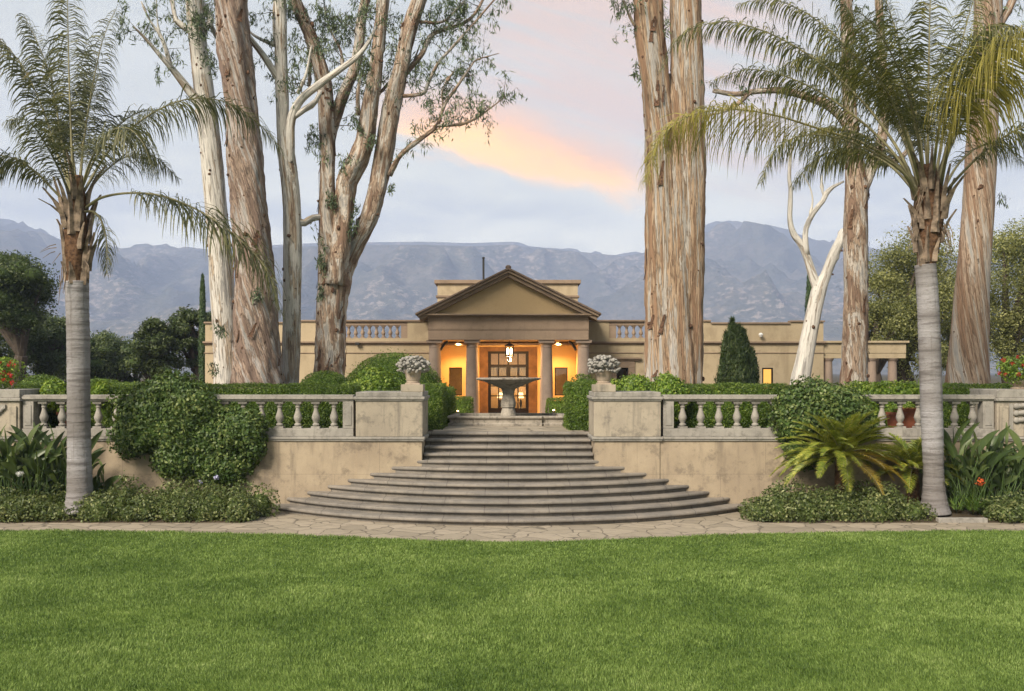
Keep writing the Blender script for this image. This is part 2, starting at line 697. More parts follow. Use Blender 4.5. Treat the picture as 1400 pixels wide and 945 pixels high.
M = {}
M['stucco'] = stone_mat('garden_wall_stucco', (0.300, 0.243, 0.180), (0.150, 0.122, 0.096), (0.380, 0.312, 0.228), 1.0, 0.9, 0.35, 0.60, 60, joints=(3.1, 0.86, 0.006, 0.35, 0.55))
M['pier'] = stone_mat('weathered_pier_render', (0.296, 0.259, 0.211), (0.144, 0.130, 0.115), (0.363, 0.318, 0.255), 1.3, 0.9, 0.3, 0.65, 60)
M['stone'] = stone_mat('balustrade_stone', (0.252, 0.237, 0.218), (0.111, 0.104, 0.096), (0.318, 0.300, 0.274), 1.8, 0.9, 0.4, 0.45, 50)
M['step'] = stone_mat('step_stone', (0.172, 0.158, 0.144), (0.080, 0.073, 0.069), (0.232, 0.207, 0.181), 1.3, 0.8, 0.45, 0.35, 45, joints=(1.42, 0.15, 0.012, 0.37, 0.7, 0.073))  # rows shifted so their dark line paints shade under each nosing; uprights are joints
M['fountain'] = stone_mat('fountain_stone', (0.275, 0.245, 0.210), (0.080, 0.072, 0.064), (0.350, 0.315, 0.270), 1.8, 0.85, 0.4, 0.65, 50)
M['tympanum'] = stone_mat('tympanum_stucco', (0.413, 0.306, 0.175), (0.318, 0.234, 0.137), (0.455, 0.342, 0.202), 0.5, 0.92, 0.15, 0.25, 30)
M['house'] = stone_mat('house_stucco', (0.398, 0.323, 0.218), (0.292, 0.232, 0.156), (0.446, 0.363, 0.249), 0.5, 0.92, 0.15, 0.6, 30)
M['trim'] = stone_mat('house_trim_stone', (0.298, 0.221, 0.166), (0.199, 0.149, 0.114), (0.353, 0.264, 0.195), 0.8, 0.88, 0.2, 0.3, 30, joints=(1.3, 9.0, 0.006, 0.5, 0.4))
M['cornice'] = stone_mat('house_cornice', (0.230, 0.171, 0.125), (0.150, 0.112, 0.086), (0.280, 0.210, 0.154), 0.9, 0.85, 0.2, 0.3, 30)
M['column'] = stone_mat('column_stone', (0.285, 0.219, 0.180), (0.210, 0.161, 0.135), (0.337, 0.261, 0.211), 1.2, 0.85, 0.25, 0.3, 30)
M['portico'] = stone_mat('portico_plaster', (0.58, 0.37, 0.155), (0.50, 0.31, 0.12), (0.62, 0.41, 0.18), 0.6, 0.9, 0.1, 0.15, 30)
M['wood'] = plain_mat('door_surround_wood', (0.26, 0.135, 0.055), 0.6, 0.3, var=0.25, scale=3)
M['dark'] = plain_mat('dark_bronze_frame', (0.014, 0.009, 0.007), 0.5, 0.25)
M['iron'] = plain_mat('black_iron', (0.02, 0.019, 0.018), 0.5, 0.4)
M['roof'] = plain_mat('house_roof_edge', (0.17, 0.125, 0.098), 0.8, 0.2)
M['terracotta'] = plain_mat('terracotta', (0.30, 0.105, 0.060), 0.85, 0.2, var=0.2)
M['urn'] = stone_mat('urn_stone', (0.370, 0.300, 0.237), (0.222, 0.178, 0.141), (0.429, 0.355, 0.289), 3.0, 0.85, 0.3, 0.3, 60)
M['heap'] = stone_mat('urn_fruit_stone', (0.251, 0.243, 0.228), (0.076, 0.072, 0.067), (0.342, 0.327, 0.304), 6.0, 0.85, 0.5, 0.4, 70)
M['room'] = plain_mat('room_plaster', (0.50, 0.36, 0.20), 0.9, 0.1, var=0.10)
M['curtain'] = plain_mat('white_curtain', (0.74, 0.70, 0.64), 0.9, 0.1, var=0.05)
M['white'] = plain_mat('white_plastic', (0.75, 0.75, 0.74), 0.4, 0.4, var=0.03)
M['soil'] = plain_mat('mulch_soil', (0.050, 0.036, 0.027), 0.95, 0.1, var=0.5, scale=12, bump=0.6)

M['hedge'] = foliage_mat('clipped_hedge_leaves', (0.034, 0.066, 0.010), (0.086, 0.144, 0.022), (0.219, 0.287, 0.050), 0.25, 2.0)
M['hedge2'] = foliage_mat('leafy_hedge_leaves', (0.051, 0.099, 0.015), (0.142, 0.230, 0.032), (0.302, 0.370, 0.062), 0.25, 2.5)
M['creeper'] = foliage_mat('creeper_leaves', (0.038, 0.074, 0.020), (0.083, 0.137, 0.035), (0.208, 0.250, 0.080), 0.2, 2.2)
M['bed'] = foliage_mat('bed_shrub_leaves', (0.039, 0.060, 0.017), (0.089, 0.122, 0.036), (0.275, 0.291, 0.126), 0.2, 3.0, lightpos=0.92)
M['oak'] = foliage_mat('oak_leaves', (0.025, 0.041, 0.014), (0.057, 0.083, 0.026), (0.116, 0.146, 0.045), 0.2, 0.5)
M['oak2'] = foliage_mat('pale_oak_leaves', (0.039, 0.063, 0.026), (0.081, 0.114, 0.043), (0.152, 0.187, 0.066), 0.2, 0.5)
M['olive'] = foliage_mat('olive_green_leaves', (0.070, 0.084, 0.030), (0.184, 0.196, 0.070), (0.359, 0.359, 0.142), 0.3, 0.6)
M['gum'] = foliage_mat('gum_leaves', (0.046, 0.070, 0.046), (0.093, 0.132, 0.074), (0.171, 0.217, 0.109), 0.2, 1.0)
M['cypress'] = foliage_mat('cypress_needles', (0.023, 0.050, 0.017), (0.050, 0.090, 0.031), (0.093, 0.139, 0.053), 0.15, 1.0)
M['conifer'] = foliage_mat('juniper_needles', (0.030, 0.056, 0.019), (0.067, 0.107, 0.034), (0.134, 0.175, 0.060), 0.15, 2.0)
M['paddle'] = foliage_mat('paddle_leaves', (0.025, 0.046, 0.015), (0.057, 0.090, 0.029), (0.146, 0.184, 0.064), 0.2, 3.0, rough=0.4, spec=0.45, lightpos=0.95)
M['cycad'] = foliage_mat('cycad_leaflets', (0.082, 0.126, 0.018), (0.202, 0.246, 0.034), (0.419, 0.391, 0.061), 0.25, 1.5)
M['cycad_old'] = foliage_mat('yellowed_cycad_leaflets', (0.26, 0.21, 0.04), (0.46, 0.34, 0.06), (0.58, 0.42, 0.09), 0.3, 1.5)
M['palm'] = foliage_mat('palm_leaflets', (0.022, 0.028, 0.014), (0.066, 0.076, 0.036), (0.220, 0.215, 0.105), 0.3, 1.2, lightpos=0.86, last=(0.30, 0.19, 0.09))
M['palm_o'] = foliage_mat('olive_palm_leaflets', (0.022, 0.030, 0.012), (0.072, 0.084, 0.030), (0.270, 0.255, 0.085), 0.3, 1.2, lightpos=0.86, last=(0.30, 0.19, 0.09))
M['palm_y'] = foliage_mat('sunlit_palm_leaflets', (0.105, 0.098, 0.024), (0.24, 0.22, 0.050), (0.42, 0.36, 0.095), 0.35, 1.2)  # sunlight put into the colour: a brighter, yellower copy of the palm leaflets
M['strap'] = foliage_mat('strap_leaves', (0.030, 0.065, 0.012), (0.070, 0.130, 0.022), (0.150, 0.210, 0.045), 0.3, 2.5)
M['red'] = foliage_mat('red_petals', (0.25, 0.012, 0.012), (0.42, 0.022, 0.020), (0.55, 0.05, 0.04), 0.2, 4)
M['orange'] = foliage_mat('orange_petals', (0.50, 0.07, 0.02), (0.65, 0.12, 0.03), (0.75, 0.20, 0.06), 0.2, 4)
M['petal_w'] = foliage_mat('white_petals', (0.55, 0.55, 0.57), (0.68, 0.68, 0.70), (0.8, 0.8, 0.8), 0.2, 4)
M['petal_b'] = foliage_mat('lilac_petals', (0.28, 0.28, 0.50), (0.38, 0.38, 0.60), (0.5, 0.5, 0.7), 0.2, 4)
M['rachis'] = plain_mat('palm_stalk', (0.19, 0.175, 0.095), 0.6, 0.3, var=0.3, scale=3)
M['boot'] = plain_mat('palm_leaf_base', (0.195, 0.150, 0.115), 0.9, 0.15, var=0.6, scale=6, bump=0.6)
M['fibre'] = plain_mat('palm_fibre', (0.095, 0.055, 0.034), 0.95, 0.1, var=0.55, scale=14, bump=0.8)
M['oakbark'] = plain_mat('dark_branch_bark', (0.075, 0.060, 0.048), 0.9, 0.15, var=0.3, scale=4, bump=0.5)
M['stem'] = plain_mat('green_stem', (0.06, 0.10, 0.03), 0.6, 0.3)
M['bark_tan'] = bark_mat('tan_gum_bark', (0.47, 0.430, 0.385), (0.405, 0.295, 0.205), (0.280, 0.178, 0.115), 0.06, 0.6, elong=0.085, grain=0.75)
M['bark_spiral'] = bark_mat('spiral_gum_bark', (0.47, 0.405, 0.350), (0.385, 0.285, 0.215), (0.27, 0.175, 0.120), 0.42, 0.55, elong=0.09, grain=0.45)
M['bark_pale'] = bark_mat('pale_gum_bark', (0.60, 0.575, 0.535), (0.47, 0.385, 0.300), (0.24, 0.165, 0.120), 0.12, -0.1, elong=0.16, grain=0.7)
M['bark_white'] = bark_mat('white_gum_bark', (0.62, 0.600, 0.565), (0.47, 0.395, 0.330), (0.26, 0.190, 0.150), 0.12, -0.35, elong=0.14, grain=0.5)
M['bark_brown'] = bark_mat('brown_gum_bark', (0.54, 0.485, 0.430), (0.385, 0.290, 0.220), (0.225, 0.150, 0.110), 0.20, 0.45, elong=0.28, grain=0.8)
M['bark_grey'] = bark_mat('gnarled_gum_bark', (0.46, 0.405, 0.375), (0.365, 0.275, 0.220), (0.230, 0.165, 0.135), 0.40, 0.55, elong=0.18, grain=0.8)


def palm_bark():
    m, nt, out = new_mat('ringed_palm_bark')
    v = nt.node('ShaderNodeAttribute', attribute_name='bark').outputs['Vector']
    ring = nt.noise(nt.scalev(v, (0.45, 0.45, 8.0)), 1.5, 4, 0.6, 0.35)
    rag = nt.noise(nt.scalev(v, (1, 1, 3)), 8.0, 6, 0.7)
    drip = nt.noise(nt.scalev(v, (1, 1, 0.12)), 6.0, 4, 0.6)
    along = nt.noise(nt.scalev(v, (0.3, 0.3, 1)), 0.75, 3, 0.6)
    col = nt.mix(nt.step(along, 0.36, 0.62), (0.290, 0.282, 0.298), (0.175, 0.163, 0.163))
    col = nt.mix(nt.math('MULTIPLY', nt.step(ring, 0.50, 0.64), 0.6), col, (0.090, 0.080, 0.080))
    col = nt.mix(nt.math('MULTIPLY', nt.step(rag, 0.50, 0.70), 0.5), col, (0.12, 0.103, 0.098))
    col = nt.mix(nt.math('MULTIPLY', nt.step(drip, 0.55, 0.72), 0.5), col, (0.10, 0.088, 0.082))
    h = nt.math('ADD', nt.math('MULTIPLY', ring, 0.9), nt.math('MULTIPLY', rag, 0.6))
    bsdf(nt, out, col, 0.9, 0.15, nt.bump(h, 0.7, 0.04))
    return m


M['palm_bark'] = palm_bark()


def glass_mat(name, tint=(1, 1, 1), refl=0.12):
    m, nt, out = new_mat(name)
    t = nt.node('ShaderNodeBsdfTransparent')
    nt.put(t.inputs[0], tint)
    g = nt.node('ShaderNodeBsdfGlossy')
    nt.put(g.inputs['Color'], (1, 1, 1))
    g.inputs['Roughness'].default_value = 0.02
    ms = nt.node('ShaderNodeMixShader')
    ms.inputs[0].default_value = refl
    nt.l.new(t.outputs[0], ms.inputs[1])
    nt.l.new(g.outputs[0], ms.inputs[2])
    nt.l.new(ms.outputs[0], out.inputs[0])
    return m


M['glass'] = glass_mat('window_glass', (0.93, 0.92, 0.9), 0.05)


# ---- ground, lawn, path, terrace
def ground_mat():
    m, nt, out = new_mat('garden_ground')
    g = nt.node('ShaderNodeNewGeometry').outputs['Position']
    n1 = nt.noise(g, 0.02, 4, 0.6)
    n2 = nt.noise(g, 1.2, 5, 0.65)
    n3 = nt.noise(g, 22, 4, 0.6)
    col = nt.mix(nt.step(n2, 0.35, 0.65), (0.055, 0.042, 0.030), (0.085, 0.066, 0.046))
    col = nt.mix(nt.math('MULTIPLY', nt.step(n1, 0.45, 0.6), 0.7), col, (0.06, 0.07, 0.03))
    bsdf(nt, out, col, 0.95, 0.1, nt.bump(n3, 0.6, 0.04))
    return m


def lawn_mat():
    m, nt, out = new_mat('lawn_thatch')
    g = nt.node('ShaderNodeNewGeometry').outputs['Position']
    n1 = nt.noise(g, 1.5, 4, 0.6)
    col = nt.mix(nt.step(n1, 0.3, 0.7), (0.075, 0.120, 0.022), (0.11, 0.16, 0.034))
    bsdf(nt, out, col, 0.95, 0.1)
    return m


def grass_mat():
    m, nt, out = new_mat('grass_blades')
    geo = nt.node('ShaderNodeNewGeometry')
    g = geo.outputs['Position']
    flat = nt.scalev(g, (1, 1, 0))
    n1 = nt.noise(flat, 0.55, 4, 0.6, 0.4)
    n2 = nt.noise(flat, 4.5, 4, 0.65)
    rnd = geo.outputs['Random Per Island']
    f = nt.math('ADD', nt.math('MULTIPLY', rnd, 0.5), nt.math('ADD', nt.math('MULTIPLY', nt.math('SUBTRACT', n1, 0.5), 1.15), nt.math('MULTIPLY', nt.math('SUBTRACT', n2, 0.5), 0.9)))
    col = nt.ramp(f, [(0.0, (0.072, 0.128, 0.026)), (0.25, (0.150, 0.232, 0.050)), (0.55, (0.255, 0.350, 0.098)), (1.0, (0.52, 0.57, 0.26))])
    b = bsdf(nt, None, col, 0.55, 0.25)
    tr = nt.node('ShaderNodeBsdfTranslucent')
    nt.put(tr.inputs[0], col)
    ms = nt.node('ShaderNodeMixShader')
    ms.inputs[0].default_value = 0.3
    nt.l.new(b.outputs[0], ms.inputs[1])
    nt.l.new(tr.outputs[0], ms.inputs[2])
    nt.l.new(ms.outputs[0], out.inputs[0])
    return m


def flag_mat(name='flagstone_path', tint=1.0, scale=1.15):
    m, nt, out = new_mat(name)
    g = nt.node('ShaderNodeNewGeometry').outputs['Position']
    warp = nt.node('ShaderNodeVectorMath', operation='ADD')
    nn = nt.node('ShaderNodeTexNoise')
    nt.l.new(g, nn.inputs['Vector'])
    nn.inputs['Scale'].default_value = 2.2
    sc = nt.node('ShaderNodeVectorMath', operation='SCALE')
    nt.l.new(nn.outputs['Color'], sc.inputs[0])
    sc.inputs['Scale'].default_value = 0.35
    nt.l.new(g, warp.inputs[0])
    nt.l.new(sc.outputs[0], warp.inputs[1])
    fl = nt.scalev(warp.outputs[0], (1, 1, 0))
    vo = nt.node('ShaderNodeTexVoronoi', feature='DISTANCE_TO_EDGE')
    nt.l.new(fl, vo.inputs['Vector'])
    vo.inputs['Scale'].default_value = scale
    vc = nt.node('ShaderNodeTexVoronoi', feature='F1')
    nt.l.new(fl, vc.inputs['Vector'])
    vc.inputs['Scale'].default_value = scale
    tone = nt.node('ShaderNodeSeparateColor')
    nt.l.new(vc.outputs['Color'], tone.inputs[0])
    c = nt.ramp(tone.outputs[0], [(0, tuple(tint * k for k in (0.30, 0.258, 0.200))), (0.5, tuple(tint * k for k in (0.36, 0.31, 0.24))), (1, tuple(tint * k for k in (0.41, 0.35, 0.275)))])
    n2 = nt.noise(g, 5.0, 5, 0.65)
    c = nt.mix(nt.math('MULTIPLY', nt.step(n2, 0.45, 0.75), 0.5), c, tuple(tint * k for k in (0.20, 0.165, 0.145)))
    gap = nt.math('SUBTRACT', 1.0, nt.step(vo.outputs['Distance'], 0.006, 0.035))
    c = nt.mix(nt.math('MULTIPLY', gap, 0.65), c, (0.055, 0.047, 0.038))
    h = nt.math('SUBTRACT', nt.math('MULTIPLY', n2, 0.4), gap)
    bsdf(nt, out, c, 0.85, 0.25, nt.bump(h, 0.5, 0.02))
    return m


M['ground'] = ground_mat()
M['lawn'] = lawn_mat()
M['grass'] = grass_mat()
M['flag'] = flag_mat('flagstone_path', 0.80, 1.9)
M['paving'] = flag_mat('terrace_paving_stone', 0.8, 0.9)


def ground_z(x, y):
    """height of the ground sheet (terrace step hidden in the retaining wall)"""
    edge = 25.25 if abs(x) < 2.3 else 24.12
    if y < 21.3:
        return 0.0
    if y < edge - 0.02:
        if abs(x) < 5.9:
            return 0.0
        return min(0.30, (y - 21.7) * 0.16) if y > 21.7 else 0.0
    if y < 33:
        return 1.8
    if y < 38:
        return 1.8 - 0.35 * (y - 33) / 5
    return 1.45


def build_ground():
    xs = [-6000, -2500, -800, -250, -80, -30, -18] + list(np.arange(-15, -2.4, 1.0)) + [-5.95, -5.85, -2.35, -2.25, 0, 2.25, 2.35, 5.85, 5.95] + list(np.arange(3, 16, 1.0)) + [18, 30, 80, 250, 800, 2500, 6000]
    xs = sorted(set(round(float(v), 3) for v in xs))
    ys = [-60, -10, 0, 8, 14, 19, 21.3, 21.7, 22.4, 23.2, 23.9, 24.05, 24.13, 24.6, 25.15, 25.26, 27, 30, 33, 38, 45, 60, 120, 300, 900, 2200, 4950]
    v = [(x, y, ground_z(x, y)) for y in ys for x in xs]
    n = len(xs)
    f = [(j * n + i, j * n + i + 1, (j + 1) * n + i + 1, (j + 1) * n + i) for j in range(len(ys) - 1) for i in range(n - 1)]
    b = MB()
    b.add(v, f)
    tag(b.build('ground', M['ground']), kind='structure')


build_ground()


def lawn_edge(x):
    """depth of the back edge of the lawn: it bulges towards the viewer in front of the steps"""
    d = 20.6 - 1.35 * math.exp(-(x / 4.3) ** 2) - 0.10 * math.exp(-((abs(x) - 6) / 2.0) ** 2)
    return d + 0.03 * math.sin(x * 5.1) + 0.02 * math.sin(x * 13.7)


xs = np.linspace(-22, 22, 221)
b = MB()
for i, x in enumerate(xs):
    b.add([(x, -8, 0.008), (x, lawn_edge(x), 0.008)], [])
b.f = [(2 * i, 2 * i + 2, 2 * i + 3, 2 * i + 1) for i in range(len(xs) - 1)]
tag(b.build('lawn', M['lawn']), kind='structure')
b = MB()
for i, x in enumerate(xs):
    b.add([(x, lawn_edge(x) - 0.06, 0.004), (x, 21.74 if abs(x) > 5.6 else 23.75, 0.004)], [])
b.f = [(2 * i, 2 * i + 2, 2 * i + 3, 2 * i + 1) for i in range(len(xs) - 1)]
tag(b.build('path', M['flag']), kind='structure')
b = MB()
b.box(-1.95, 1.95, 25.3, 33.0, 1.70, 1.804)
tag(b.build('path', M['paving']), kind='structure')


def build_grass():
    def patch(y0, y1, dens, wid, hgt):
        hw0 = (y1 * 705 / FX) + 1.6
        n = int(2 * hw0 * (y1 - y0) * dens)
        x = RNG.uniform(-hw0, hw0, n)
        y = RNG.uniform(y0, y1, n)
        keep = y < np.array([lawn_edge(t) for t in np.linspace(-22, 22, 881)])[np.clip(((x + 22) / 44 * 880).astype(int), 0, 880)] - RNG.uniform(-0.05, 0.04, n)
        x, y = x[keep], y[keep]
        n = len(x)
        P = np.stack([x, y, np.full(n, 0.006)], 1)
        a = RNG.uniform(0, 2 * math.pi, n)
        lean = RNG.uniform(0.1, 0.8, n)
        # mowing leaves the blades lying in loose drifts
        dr = lump(P, 0.9) * 1.2
        dirx, diry = np.cos(a + dr), np.sin(a + dr)
        h = hgt * RNG.uniform(0.55, 1.35, n) * (1 + 0.30 * lump(P, 2.3))
        wv = wid * RNG.uniform(0.7, 1.3, n)
        sx, sy = -np.sin(a), np.cos(a)
        base = P
        tip = P + np.stack([dirx * h * lean, diry * h * lean, h * np.sqrt(1 - 0.6 * lean ** 2)], 1)
        mid = P + np.stack([dirx * h * lean * 0.35, diry * h * lean * 0.35, h * 0.55], 1)
        s_ = np.stack([sx * wv / 2, sy * wv / 2, np.zeros(n)], 1)
        return np.stack([base, mid + s_, tip, mid - s_], 1).reshape(-1, 3)
    q = [(patch(9.0, 11.5, 5200, 0.0062, 0.055), 0), (patch(11.5, 14.5, 3600, 0.0075, 0.052), 0), (patch(14.5, 17.5, 2600, 0.009, 0.048), 0), (patch(17.5, 20.8, 1900, 0.011, 0.045), 0)]
    o = np_object('grass', q, M['grass'])
    tag(o, 'short green lawn grass in front of the curved steps', 'grass', kind='stuff')


build_grass()


# ------------------------------------------------------------------ mountains and air
def build_mountains():
    sky_px = [(-500, 330), (-200, 300), (-60, 296), (0, 303), (30, 306), (90, 330), (150, 341), (230, 334), (300, 343), (400, 337), (470, 335), (580, 334), (640, 336), (700, 334), (760, 341), (850, 350), (885, 345), (925, 332), (965, 311), (1005, 298), (1040, 305), (1100, 319), (1150, 329), (1200, 341), (1300, 352), (1420, 340), (1600, 320), (1900, 330)]
    px, py = np.array(sky_px).T
    nu, nv = 420, 150
    tu = np.linspace(-0.95, 0.95, nu)                      # bearing
    D = 1500 * (4700 / 1500) ** np.linspace(0, 1, nv)       # depth
    T, DD = np.meshgrid(tu, D)
    bearing_px = CX + T * FX
    el = (HZ - np.interp(bearing_px, px, py)) / FX
    ridgeD = 3900 + 350 * np.sin(T * 7 + 1.0)
    crest = el * ridgeD
    f = (DD - 1500) / (ridgeD - 1500)
    up = np.where(f < 1, np.clip(f, 0, 1) ** 1.25, np.clip(1 - (f - 1) * 1.2, 0, 1))
    Xw, Yw = T * DD, DD
    P = np.stack([Xw, Yw, np.zeros_like(Xw)], -1).reshape(-1, 3)
    # spurs: ridged noise running down the slope
    def rid(s, kx, ky):
        q = P * np.array([kx, ky, 1]) * s
        return (1 - np.abs(np.array([mnoise.noise(Vector(v)) for v in q])) * 2).reshape(Xw.shape)
    n1 = rid(1 / 700, 1.0, 0.45)
    n2 = rid(1 / 260, 1.0, 0.6)
    n3 = rid(1 / 95, 1.0, 0.8)
    env = np.clip(f, 0, 1) * np.clip(1.12 - np.clip(f, 0, 1), 0.06, 1) * 3.2
    H = crest * up * 1.0 + crest * env * (0.30 * (n1 - 0.55) + 0.19 * (n2 - 0.5) + 0.085 * (n3 - 0.5)) + crest * 0.012 * n3 * np.clip(f, 0, 1)
    # a nearer shoulder left of centre
    sh = np.exp(-((bearing_px - 590) / 120) ** 2) * np.exp(-((DD - 2700) / 420) ** 2)
    H = H + 175 * sh
    H = np.maximum(H, -4) + 1.4
    lim = (el * DD + 3.3) * np.where(f < 1.0, 1.0, 1.02)
    H = np.minimum(H, lim - 0.2 * (1 - np.clip(f, 0, 1)) * crest * 0.05)
    V = np.stack([Xw, Yw, H], -1).reshape(-1, 3)
    idx = np.arange(nu * nv).reshape(nv, nu)
    F = np.stack([idx[:-1, :-1], idx[:-1, 1:], idx[1:, 1:], idx[1:, :-1]], -1).reshape(-1, 4)
    m, nt, out = new_mat('chaparral_hillside')
    g = nt.node('ShaderNodeNewGeometry').outputs['Position']
    a = nt.noise(g, 0.0016, 6, 0.65, 0.4)
    c = nt.noise(nt.scalev(g, (1.0, 0.35, 1.6)), 0.010, 6, 0.7)
    d = nt.noise(nt.scalev(g, (1.0, 0.4, 1.8)), 0.055, 5, 0.7)
    col = nt.mix(nt.step(c, 0.30, 0.72), (0.085, 0.092, 0.074), (0.165, 0.150, 0.125))
    rock = nt.math('MULTIPLY', nt.step(a, 0.46, 0.60), nt.step(d, 0.52, 0.60))
    col = nt.mix(nt.math('MULTIPLY', rock, 0.8), col, (0.40, 0.335, 0.290))
    col = nt.mix(nt.math('MULTIPLY', nt.step(d, 0.52, 0.40), 0.5), col, (0.055, 0.064, 0.052))
    hh = nt.math('ADD', nt.math('MULTIPLY', c, 30.0), nt.math('MULTIPLY', d, 8.0))
    bsdf(nt, out, col, 0.95, 0.05, nt.bump(hh, 0.8, 1.0))
    b = MB()
    b.add(V.tolist(), F.tolist())
    o = b.build('mountains', m, smooth=True, angle=None)
    tag(o, kind='structure')


build_mountains()


def build_haze():
    m, nt, out = new_mat('evening_air')
    pv = nt.node('ShaderNodeVolumePrincipled')
    pv.inputs['Color'].default_value = (0.55, 0.67, 1.0, 1)
    pv.inputs['Density'].default_value = 0.00030
    pv.inputs['Anisotropy'].default_value = 0.0
    pv.inputs['Density Attribute'].default_value = ''
    nt.l.new(pv.outputs[0], out.inputs['Volume'])
    b = MB()
    b.box(-6200, 6200, -90, 5000, -3.0, 780)
    o = b.build('haze', m)
    tag(o, 'thin blue evening haze over the valley', 'haze', kind='stuff')


build_haze()

# ------------------------------------------------------------------ staircase
Y1, TREAD, RISE, YW = 21.2, 0.346, 0.15, 23.8


def step_outline(k, inset):
    yf = Y1 + (k - 1) * TREAD + inset
    if k >= 9:
        return [(-2.055, yf), (-1.0, yf - 0.015), (0, yf - 0.02), (1.0, yf - 0.015), (2.055, yf)]
    wd = 5.84 - 0.492 * (k - 1) - inset
    s_ = max(YW - yf, 0.02)
    rr = (wd * wd + s_ * s_) / (2 * s_)
    cyy = yf + rr
    am = math.asin(min(1, wd / rr))
    if s_ > wd:
        am = math.pi - am
    n = 64
    return [(rr * math.sin(-am + 2 * am * i / n), cyy - rr * math.cos(-am + 2 * am * i / n)) for i in range(n + 1)]


stair = thing('garden_staircase', 'broad grey stone staircase of curved steps fanning out onto the flagstone path', 'staircase', (0, 21.3, 0))
for k in range(1, 13):
    z0 = (k - 1) * RISE
    prof = [(-0.03 if k > 1 else -0.02, 0.085), (0.060, 0.085), (0.066, 0.038), (0.076, 0.010), (0.102, 0.0), (0.120, 0.002), (0.136, 0.012), (0.1465, 0.030), (0.15, 0.055)]
    mb = MB()
    rings = []
    for dz_, ins in prof:
        wob = 0.004
        ol = step_outline(k, ins)
        ol = [(x + wob * mnoise.noise(Vector((x * 1.7, k * 3.1, 0))), y + 0.010 * mnoise.noise(Vector((x * 1.3, k * 5.7, 1)))) for x, y in ol]
        hw = 2.055 if k >= 9 else None
        back = [(2.05, YW + 0.02 if k < 9 else 25.29), (2.05, 25.30), (-2.05, 25.30), (-2.05, YW + 0.02 if k < 9 else 25.29)]
        ring = [(x, y, z0 + dz_ + (0.004 * mnoise.noise(Vector((x * 0.9, k * 2.3, 4))) if dz_ > 0.08 else 0)) for x, y in ol] + [(x, y, z0 + dz_) for x, y in back]
        rings.append(ring)
    n = len(rings[0])
    vsv = [p for r_ in rings for p in r_]
    fs = []
    for j in range(len(rings) - 1):
        for i in range(n):
            i2 = (i + 1) % n
            fs.append((j * n + i, j * n + i2, (j + 1) * n + i2, (j + 1) * n + i))
    fs.append(tuple(range((len(rings) - 1) * n, len(rings) * n)))
    mb.add(vsv, fs)
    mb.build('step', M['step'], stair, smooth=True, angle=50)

# ------------------------------------------------------------------ retaining walls, piers, balustrades
for sgn, side in ((-1, 'west'), (1, 'east')):
    lab = ('tan stucco retaining wall left of the curved steps, half hidden by a hanging creeper' if sgn < 0 else 'tan stucco retaining wall right of the curved steps, behind the spreading cycad')
    t = thing('retaining_wall', lab, 'wall', (sgn * 8, 23.8, 0))
    b = MB()
    x0, x1 = sorted((sgn * 3.653, sgn * 24))
    b.box(x0, x1, YW, 24.22, -0.3, 1.655)
    b.build('wall_body', M['stucco'], t)
    b = MB()
    b.box(x0, x1, YW - 0.035, 24.24, 1.657, 1.70)
    b.box(x0, x1, YW - 0.06, 24.25, 1.70, 1.765)
    b.build('moulding', M['stone'], t, bevel=0.012)

    t = thing('stone_pier', ('weathered rendered pier flanking the steps on the creeper side, capped by a flower urn' if sgn < 0 else 'weathered rendered pier flanking the steps on the cycad side, capped by a flower urn'), 'pier', (sgn * 2.87, 23.8, 0), 'piers beside the steps')
    x0, x1 = sorted((sgn * 2.06, sgn * 3.67))
    b = MB()
    b.box(x0 + 0.02, x1 - 0.02, YW - 0.03, 25.3, -0.2, 1.655)
    b.build('pier_base', M['stucco'], t, bevel=0.01)
    b = MB()
    b.box(x0 - 0.03, x1 + 0.03, YW - 0.075, 25.33, 1.657, 1.70)
    b.box(x0 - 0.05, x1 + 0.05, YW - 0.10, 25.34, 1.70, 1.765)
    b.build('moulding', M['stone'], t, bevel=0.012)
    b = MB()
    b.box(x0, x1, YW - 0.05, 25.3, 1.767, 2.615)
    b.build('pier_body', M['pier'], t, bevel=0.012)
    b = MB()
    b.box(x0 - 0.02, x1 + 0.02, YW - 0.075, 25.32, 2.617, 2.66)
    b.box(x0 - 0.05, x1 + 0.05, YW - 0.11, 25.35, 2.66, 2.73)
    b.box(x0 + 0.0, x1 - 0.0, YW - 0.06, 25.3, 2.73, 2.84)
    b.build('cap', M['stone'], t, bevel=0.014)
    b = MB()
    xp = sgn * 2.32
    b.box(xp - 0.27, xp + 0.27, YW - 0.03, YW + 0.51, 2.842, 3.02)
    b.build('plinth_block', M['pier'], t, bevel=0.012)

BAL = [(0.105, 0), (0.105, 0.055), (0.075, 0.06), (0.080, 0.075), (0.088, 0.09), (0.080, 0.108), (0.055, 0.125), (0.058, 0.15), (0.080, 0.19), (0.098, 0.235), (0.102, 0.27), (0.094, 0.31), (0.074, 0.37), (0.056, 0.43), (0.048, 0.48), (0.050, 0.505), (0.066, 0.515), (0.066, 0.53), (0.052, 0.538), (0.056, 0.555), (0.078, 0.585), (0.085, 0.60)]


def baluster_mb(cx, cyy, z0, h, sc=1.0, n=14):
    mb = MB()
    k = h / 0.66
    prof = [(r * sc, z * k) for r, z in BAL]
    mb.sqlathe([(0.105 * sc, 0), (0.105 * sc, 0.05 * k)], (cx, cyy, z0))
    mb.lathe(prof[2:], (cx, cyy, z0), n, cap=False)
    mb.sqlathe([(0.095 * sc, 0.60 * k), (0.105 * sc, 0.615 * k), (0.105 * sc, 0.66 * k)], (cx, cyy, z0))
    return mb


